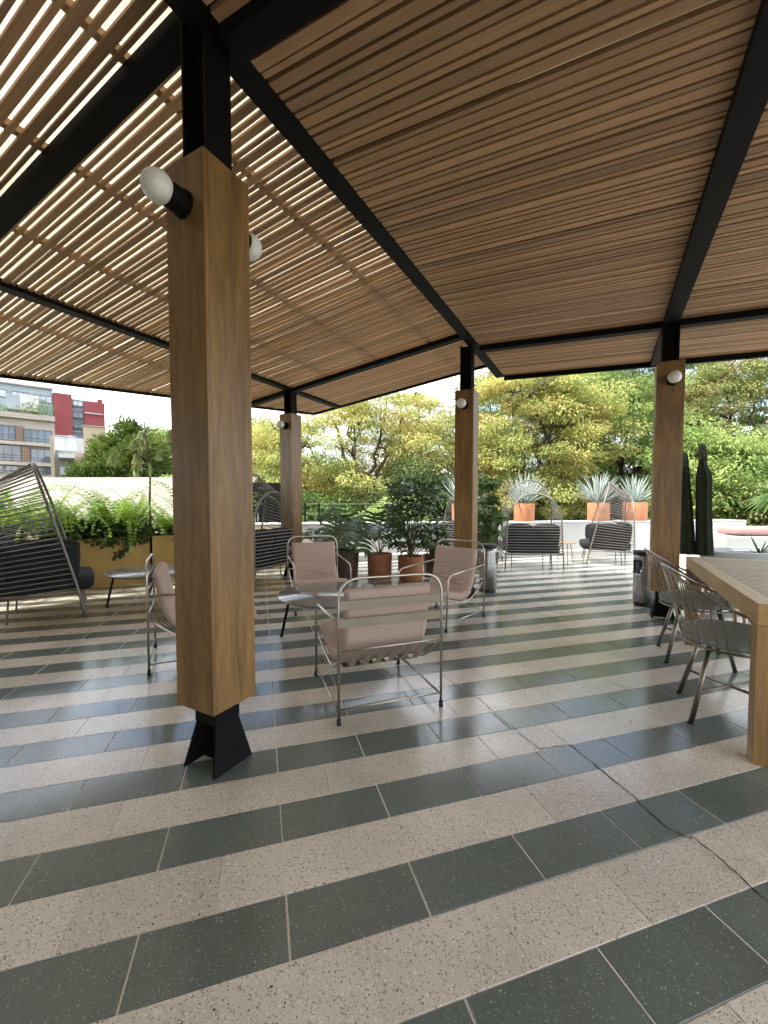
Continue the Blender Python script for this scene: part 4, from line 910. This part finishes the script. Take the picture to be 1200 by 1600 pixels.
# ---- agaves in terracotta pots on the parapet
def agave_leaf():
    V_, F_ = [], []; n = 7; L = 1.0
    for i in range(n+1):
        t = i/n; w_ = .034*(1-t**2.2)*(.75+.6*math.sin(min(1, t*1.7)*math.pi*.5))+.0006; y = L*t; z = -.03*t*t
        V_ += [(-w_, y, z+w_*.35), (0, y, z), (w_, y, z+w_*.35), (0, y, z-.012*(1-t)-.002)]
    for i in range(n):
        a = 4*i
        for k in range(4): F_.append((a+k, a+(k+1) % 4, a+4+(k+1) % 4, a+4+k))
    return poly_mesh('leaf', np.array(V_), np.array(F_), 'agave')
AL = agave_leaf()
def agave(u, vb, h, r, L, lab, plab, seed, d_off=.62):
    lat = (u-CX)/FPX*9.5
    for _ in range(6): d_ = wall_d(lat)+d_off; lat = (u-CX)/FPX*d_
    b = CW(lat, d_, .785); rs = random.Random(seed)
    c = empty('plant_pot', b, 0, plab, 'pot', 'terracotta pots on the parapet')
    mb = MB(); mb.lathe([(.0001, 0), (r*.97, 0), (r, .015), (r*1.02, h-.01), (r, h), (r*.92, h), (r*.90, h-.04), (.0001, h-.04)], 40); o = mb.build('clay_body', 'terracotta', c, True); e = o.modifiers.new('e', 'EDGE_SPLIT'); e.split_angle = R(35)
    mb = MB(); mb.lathe([(.0001, h-.02), (r*.9, h-.03), (r*.9, h-.05)], 24); mb.build('soil', 'soil', c)
    a_ = empty('agave', b+Vector((0, 0, h-.03)), rs.uniform(0, 6), lab, 'agave', 'agaves on the parapet')
    n_ = 46
    for k in range(n_):
        t = k/n_; el = R(86)-R(66)*t**1.1+rs.gauss(0, .07); az = k*2.39996+rs.gauss(0, .08); sc_ = L*(.72+.38*math.sin((.25+t*.6)*math.pi))*rs.uniform(.9, 1.08)
        inst('leaf', AL, a_, (math.cos(az+math.pi/2)*.03, math.sin(az+math.pi/2)*.03, 0), Euler((el, 0, az), 'XYZ'), (sc_, sc_, sc_))
agave(819, 818, .43, .235, .72, 'agave behind the sofa seen from behind', 'terracotta pot on the parapet, left of the three in view', 1)
agave(935, 818, .45, .25, .74, 'agave left of its neighbour above the profile sofa', 'terracotta pot on the parapet, middle of the three in view', 2)
agave(992, 818, .46, .27, .68, 'agave next to the rightmost column', 'terracotta pot on the parapet next to the rightmost column', 3)
agave(722, 818, .43, .235, .78, 'agave half hidden by the middle column', 'terracotta pot hidden by the middle column', 4)

# ---- oval planter, cacti and dark agave at the right
op = AT(1205, 5.95); ov = empty('oval_planter', op, -YAW, 'grey concrete oval planter behind the dining table', 'planter')
mb = MB(); mb.lathe([(.0001, 0), (.86, 0), (.93, .03), (.99, .50), (1.0, .52), (.985, .535), (.90, .535), (.88, .52), (.87, .46), (.0001, .46)], 64, (0, 0, 0), .97, .46); mb.build('basin', 'concrete', ov, True)
mb = MB(); mb.lathe([(.0001, .485), (.86, .475), (.86, .45)], 48, (0, 0, 0), .97, .46); mb.build('soil', 'soil', ov)
def cactus(u, d, pts, lab):
    b = AT(u, d, .47); c = empty('cactus', b, -YAW, lab, 'cactus', 'column cacti in the oval planter'); mb = MB(); n = 28
    P = [Vector((x, 0, z)) for x, z, r in pts]; k0 = 0; vs = []; fs = []
    for i, (x, z, r) in enumerate(pts):
        for k in range(n):
            a = 2*math.pi*k/n; rr = r*(1+(.13 if k % 4 == 0 else (-.10 if k % 4 == 2 else .02))); vs.append((x+rr*math.cos(a), rr*math.sin(a), z))
    for i in range(len(pts)-1):
        for k in range(n): fs.append((i*n+k, i*n+(k+1) % n, (i+1)*n+(k+1) % n, (i+1)*n+k))
    fs.append(tuple((len(pts)-1)*n+k for k in range(n))); mb.add(vs, fs); mb.build('stem', 'cactus', c)
    sp = MB(); rs = random.Random(3)
    for i in range(len(pts)-1):
        for k in range(0, n, 4):
            for j in range(4):
                t = rs.random(); x = pts[i][0]+(pts[i+1][0]-pts[i][0])*t; z = pts[i][1]+(pts[i+1][1]-pts[i][1])*t; r = pts[i][2]+(pts[i+1][2]-pts[i][2])*t; a = 2*math.pi*k/n
                sp.tube([(x+r*1.1*math.cos(a), r*1.1*math.sin(a), z), (x+r*1.35*math.cos(a+rs.gauss(0, .1)), r*1.35*math.sin(a+rs.gauss(0, .1)), z+rs.gauss(0, .01))], .0012, 3)
    sp.build('spines', 'paleleaf', c)
k_ = 5.9/FPX
cactus(1101, 5.9, [(.02, 0, .100), (.0, .35, .090), (-.015, .7, .086), (-.025, 1.1, .086), (-.03, 1.17, .076), (-.045, 1.24, .058), (-.05, 1.28, .046), (-.055, 1.42, .046), (-.065, 1.54, .043), (-.068, 1.58, .030), (-.068, 1.595, .008)], 'dark column cactus with a thin neck behind the dining table')
cactus(1071, 6.05, [(.03, 0, .10), (.02, .3, .095), (-.005, .7, .080), (-.03, 1.1, .062), (-.045, 1.38, .050), (-.05, 1.46, .035), (-.05, 1.49, .01)], 'leaning dark cactus half hidden by the rightmost column')
dg = empty('agave', AT(1190, 5.75, .48), 0, 'dark spiky succulent in the oval planter', 'agave'); rs = random.Random(8)
DL = agave_leaf(); DL.materials.clear(); DL.materials.append(M['leaf_dark'])
for (du, el, sc_) in ((-1, 62, .36), (-1, 35, .24), (-1, 22, .30), (1, 60, .25), (1, 30, .3), (-1, 80, .12), (1, 45, .3)):
    inst('leaf', DL, dg, (0, 0, 0), Euler((R(el), 0, -YAW+(math.pi/2 if du < 0 else -math.pi/2)+rs.gauss(0, .3)), 'XYZ'), (sc_*1.2, sc_, sc_))
# fan palm leaf reaching in from the right edge
fp = empty('fan_palm', AT(1225, 9.8+1.2, GZ), -YAW, 'fan palm leaf reaching in at the right edge above the bench', 'palm tree')
zt = ZV(775, 11)-GZ; mb = MB(); mb.tube([(.25, 0, 0), (.2, 0, zt*.5), (.1, 0, zt-.25), (-.12, 0, zt+.02)], [.06, .05, .03, .012], 8); mb.build('trunk', 'bark', fp, True)
def fan(L, seed):
    rs = random.Random(seed); V_, F_ = [], []
    for k in range(13):
        a = R(-75)+R(150)*k/12; d0 = Vector((math.sin(a), math.cos(a), 0)); s0 = Vector((d0.y, -d0.x, 0))*L*.062
        P = [Vector((0, 0, 0)), d0*L*.55+Vector((0, 0, .05)), d0*L+Vector((0, 0, -.12*L-rs.random()*.05))]
        i0 = len(V_); V_ += [P[0], P[1]+s0-Vector((0, 0, .02)), P[2], P[1]-s0-Vector((0, 0, .02))]; F_.append((i0, i0+1, i0+2, i0+3))
    return poly_mesh('leaf', np.array([tuple(v) for v in V_]), np.array(F_), 'leaf_mid')
for k, (rz, tl, L) in enumerate(((1.9, .5, .85), (.6, .7, .9), (-1.2, .4, .9), (2.9, .2, .8), (1.2, -.5, .7))):
    inst('leaf', fan(L, k), fp, (-.12, 0, zt+.02), Euler((-tl, 0, rz), 'XYZ'))

# ---- railing beyond the parapet
ra = empty('railing', CW(-.9, 11.2, 0), -YAW, 'thin black railing with wires beyond the parapet on the left', 'railing')
for x, hh in ((-1.3, 1.22), (-.92, 1.22), (.95, 1.20), (2.2, 1.2)):
    mb = MB(); mb.box((x, 0, hh/2-.15), (.045, .045, hh+.3)); mb.build('post', 'steel', ra)
for z in (1.20, .93, .72): rod(ra, (-1.3, 0, z), (2.2, 0, z), .007, 'rod', 'wire')
sl = empty('roof_slab', CW(-.4, 10.9, 0), -YAW, 'pale flat roof ledge beyond the parapet on the left', 'roof')
mb = MB(); mb.box((0, .3, .5), (5.4, 1.3, .22)); mb.build('slab', 'white', sl, bevel=.01)

# ================================================================== NEIGHBOURING ROOF AND BUILDINGS ON THE LEFT
aw = empty('awning_roof', CW(-7.5, 14, 0), -YAW, 'cream canvas awning roof sloping down behind the mustard planter', 'awning')
mb = MB(); nx, ny = 90, 16; vs = []; fs = []
for j in range(ny+1):
    for i in range(nx+1):
        x = -9.5+12.2*i/nx; t = j/ny; ph = (x*1.35+t*2.4); z = .15+(ZV(746, 15.5)-.15)*t+(.05*math.sin(ph*1.6)+.05*abs(math.sin(ph*2.3)))*math.sin(t*3.14)
        vs.append((x, -2.4+3.9*t, z))
for j in range(ny):
    for i in range(nx): a = j*(nx+1)+i; fs.append((a, a+1, a+nx+2, a+nx+1))
mb.add(vs, fs); o = mb.build('canvas', 'cream', aw, True); s_ = o.modifiers.new('s', 'SOLIDIFY'); s_.thickness = .04
mb = MB(); mb.box((-3.4, 1.6, -1.45), (12.2, .12, 6.6)); mb.build('back_wall', 'white', aw)
mb = MB(); mb.box((-3.4, -2.42, -2.45), (12.2, .12, 5.0)); mb.build('front_wall', 'white', aw)
def block(name, u_ref, d, lab):
    """a building whose front looks towards the terrace; parts are given by their place on that front"""
    k0 = (u_ref-CX)/FPX; phi = -math.atan(k0); root = empty(name, CW(k0*d, d, GZ), -YAW+phi, lab, 'building')
    c_, s_ = math.cos(phi), math.sin(phi)
    def X(u): k = (u-CX)/FPX; return d*(k-k0)/(c_-k*s_)
    def part(name, m, u0, u1, v0, v1, off=0.0, th=.3, parent=None):
        zt_, zb_ = ZV(v0, d)-GZ, (0 if v1 is None else ZV(v1, d)-GZ); a, b = X(u0), X(u1)
        q = MB(); q.box(((a+b)/2, off+th/2, (zt_+zb_)/2), (abs(b-a), th, zt_-zb_)); return q.build(name, m, parent or root)
    def window(u0, u1, v0, v1, n, m='pane', rail=False):
        f = part('window', m, u0, u1, v0, v1, -.03, .06)
        w = (u1-u0)/n; t = .5
        for k in range(n+1): part('frame_bar', 'darkframe', u0+w*k-t/2, u0+w*k+t/2, v0-t, v1+t, -.10, .07, f)
        for vv in (v0, v1): part('frame_bar', 'darkframe', u0+t/2, u1-t/2, vv-t/2, vv+t/2, -.09, .06, f)
        if rail: part('balcony_rail', 'darkframe', u0-.5, u1+.5, v1-(v1-v0)*.38, v1-(v1-v0)*.38+.5, -.35, .04, f); part('balcony_rail', 'darkframe', u0-.5, u1+.5, v1-(v1-v0)*.2, v1-(v1-v0)*.2+.4, -.35, .04, f)
        return f
    return part, window
# blue-grey and red apartment block
part, window = block('apartment_block', 60, 56, 'blue-grey apartment block with red side walls behind the others on the left')
part('wall', 'bluegrey', -75, 88.5, 608, None, 0, 9); part('side_wall', 'red', 88.8, 118, 612, None, -.4, 8.5); part('stair_wall', 'bluegrey', 118.2, 136, 617, None, .6, 6)
part('side_wall', 'red', 136.3, 168, 619, None, -.2, 4); part('roof_edge', 'travertine', -76, 89, 605.5, 607.8, -.3, 9.5); part('roof_edge', 'tan', 108, 160, 614, 618.5, 1.5, 4); part('roof_fin', 'red', 158, 165, 613, 622, -.1, 4)
for (u0, u1, v0, v1, n) in ((-4, 18, 618, 628, 2), (26, 52, 618, 628, 3), (60, 87, 619, 629, 3)): window(u0, u1, v0, v1, n, 'palepane')
for (v0, v1) in ((620, 628), (639, 647.5), (657, 664), (674, 681)): f_ = window(119.5, 134.5, v0, v1, 2, 'palepane' if v0 == 620 else 'pane')
for (v0) in (632, 650, 668): part('stair_band', 'whitepaint', 118.4, 135.8, v0, v0+1.6, .45, .14)
part('pipe', 'whitepaint', 137, 165, 637.5, 639, -.5, .15); part('roof_tank', 'whitepaint', 40, 66, 634, 656, -6, 3.5); part('roof_tank', 'bluegrey', 20, 40, 636, 656, -6, 3.4)
# stone-clad apartment building in front of it
part, window = block('apartment_building', 40, 44, 'travertine-clad apartment building with wide dark-framed windows at the left edge')
part('wall', 'travertine', -90, 90, 649, None, 0, 9); part('parapet', 'travertine', -90.5, 90.5, 648, 656, -.5, .45)
for v0 in (692, 723): part('floor_band', 'travertine', -90.5, 88, v0, v0+5, -.6, .55)
for (u0, u1, v0, v1, n) in ((-52, -6, 668, 690, 4), (-2, 28.5, 668, 690, 3), (42, 85, 671, 693, 4), (-52, -8, 698, 721, 4), (-4, 36, 698, 721, 3), (52, 83, 701, 723, 3), (-30, 8, 729, 740, 3), (12, 30, 729, 740, 2), (66, 82, 729, 740, 2)): window(u0, u1, v0, v1, n, 'pane', True)
for (u0, u1, v0, v1) in ((29.5, 41, 668, 692), (38, 50, 699, 723)): part('cladding_panel', 'brownclad', u0, u1, v0, v1, -.4, .5)
for i, (u, lab) in enumerate(((5, 'small potted shrub on the roof garden, left end'), (52, 'roof garden shrub in the middle'), (72, 'taller roof garden shrub near the red wall'))):
    q = AT(u, 45.5, ZV(650, 45)); bushy('roof_shrub', lab, q, 420, (1.3, .8), .75+.25*(i == 2), .22, .1, 'leaf_mid', 200+i, 'shrub', 'shrubs on the roof garden')
# small white house with glazed balcony and tan gable
part, window = block('white_house', 110, 36, 'small white house with a glazed balcony below the red wall')
part('wall', 'whitepaint', 88, 135, 690, None, 1.2, 6); part('side_wall', 'tan', 82, 88, 683, None, .2, 6); part('balcony_slab', 'whitepaint', 95, 120, 712, 718, -1.4, 2.5); part('wall_lower', 'tan', 119, 148, 708, None, -.6, 1.7); part('roof_parapet', 'whitepaint', 109, 135, 680, 690, 2.0, 4); part('water_tank', 'whitepaint', 110, 118, 677, 684, 1.6, 1.0)
for u in (88.5, 106, 124): part('glazing_post', 'whitepaint', u-.5, u+.5, 683, 712, -.2, .1)
for v in (683, 705): part('glazing_rail', 'whitepaint', 89, 123.5, v-.6, v+.6, -.25, .1)
for (u0, u1) in ((89.2, 105.3), (106.7, 123.3)): part('pane', 'palepane', u0, u1, 684, 704, -.12, .04)
window(96, 107, 729, 744, 1); part('door', 'whitepaint', 110, 116, 724, 746, 1.1, .08)
part, window = block('tan_building', 152, 47, 'blank tan gable wall rising behind the conifer')
part('gable_wall', 'tan', 134, 169, 668, None, 0, 6); part('coping', 'travertine', 133.6, 169.4, 666.8, 668, -.15, 6.3)
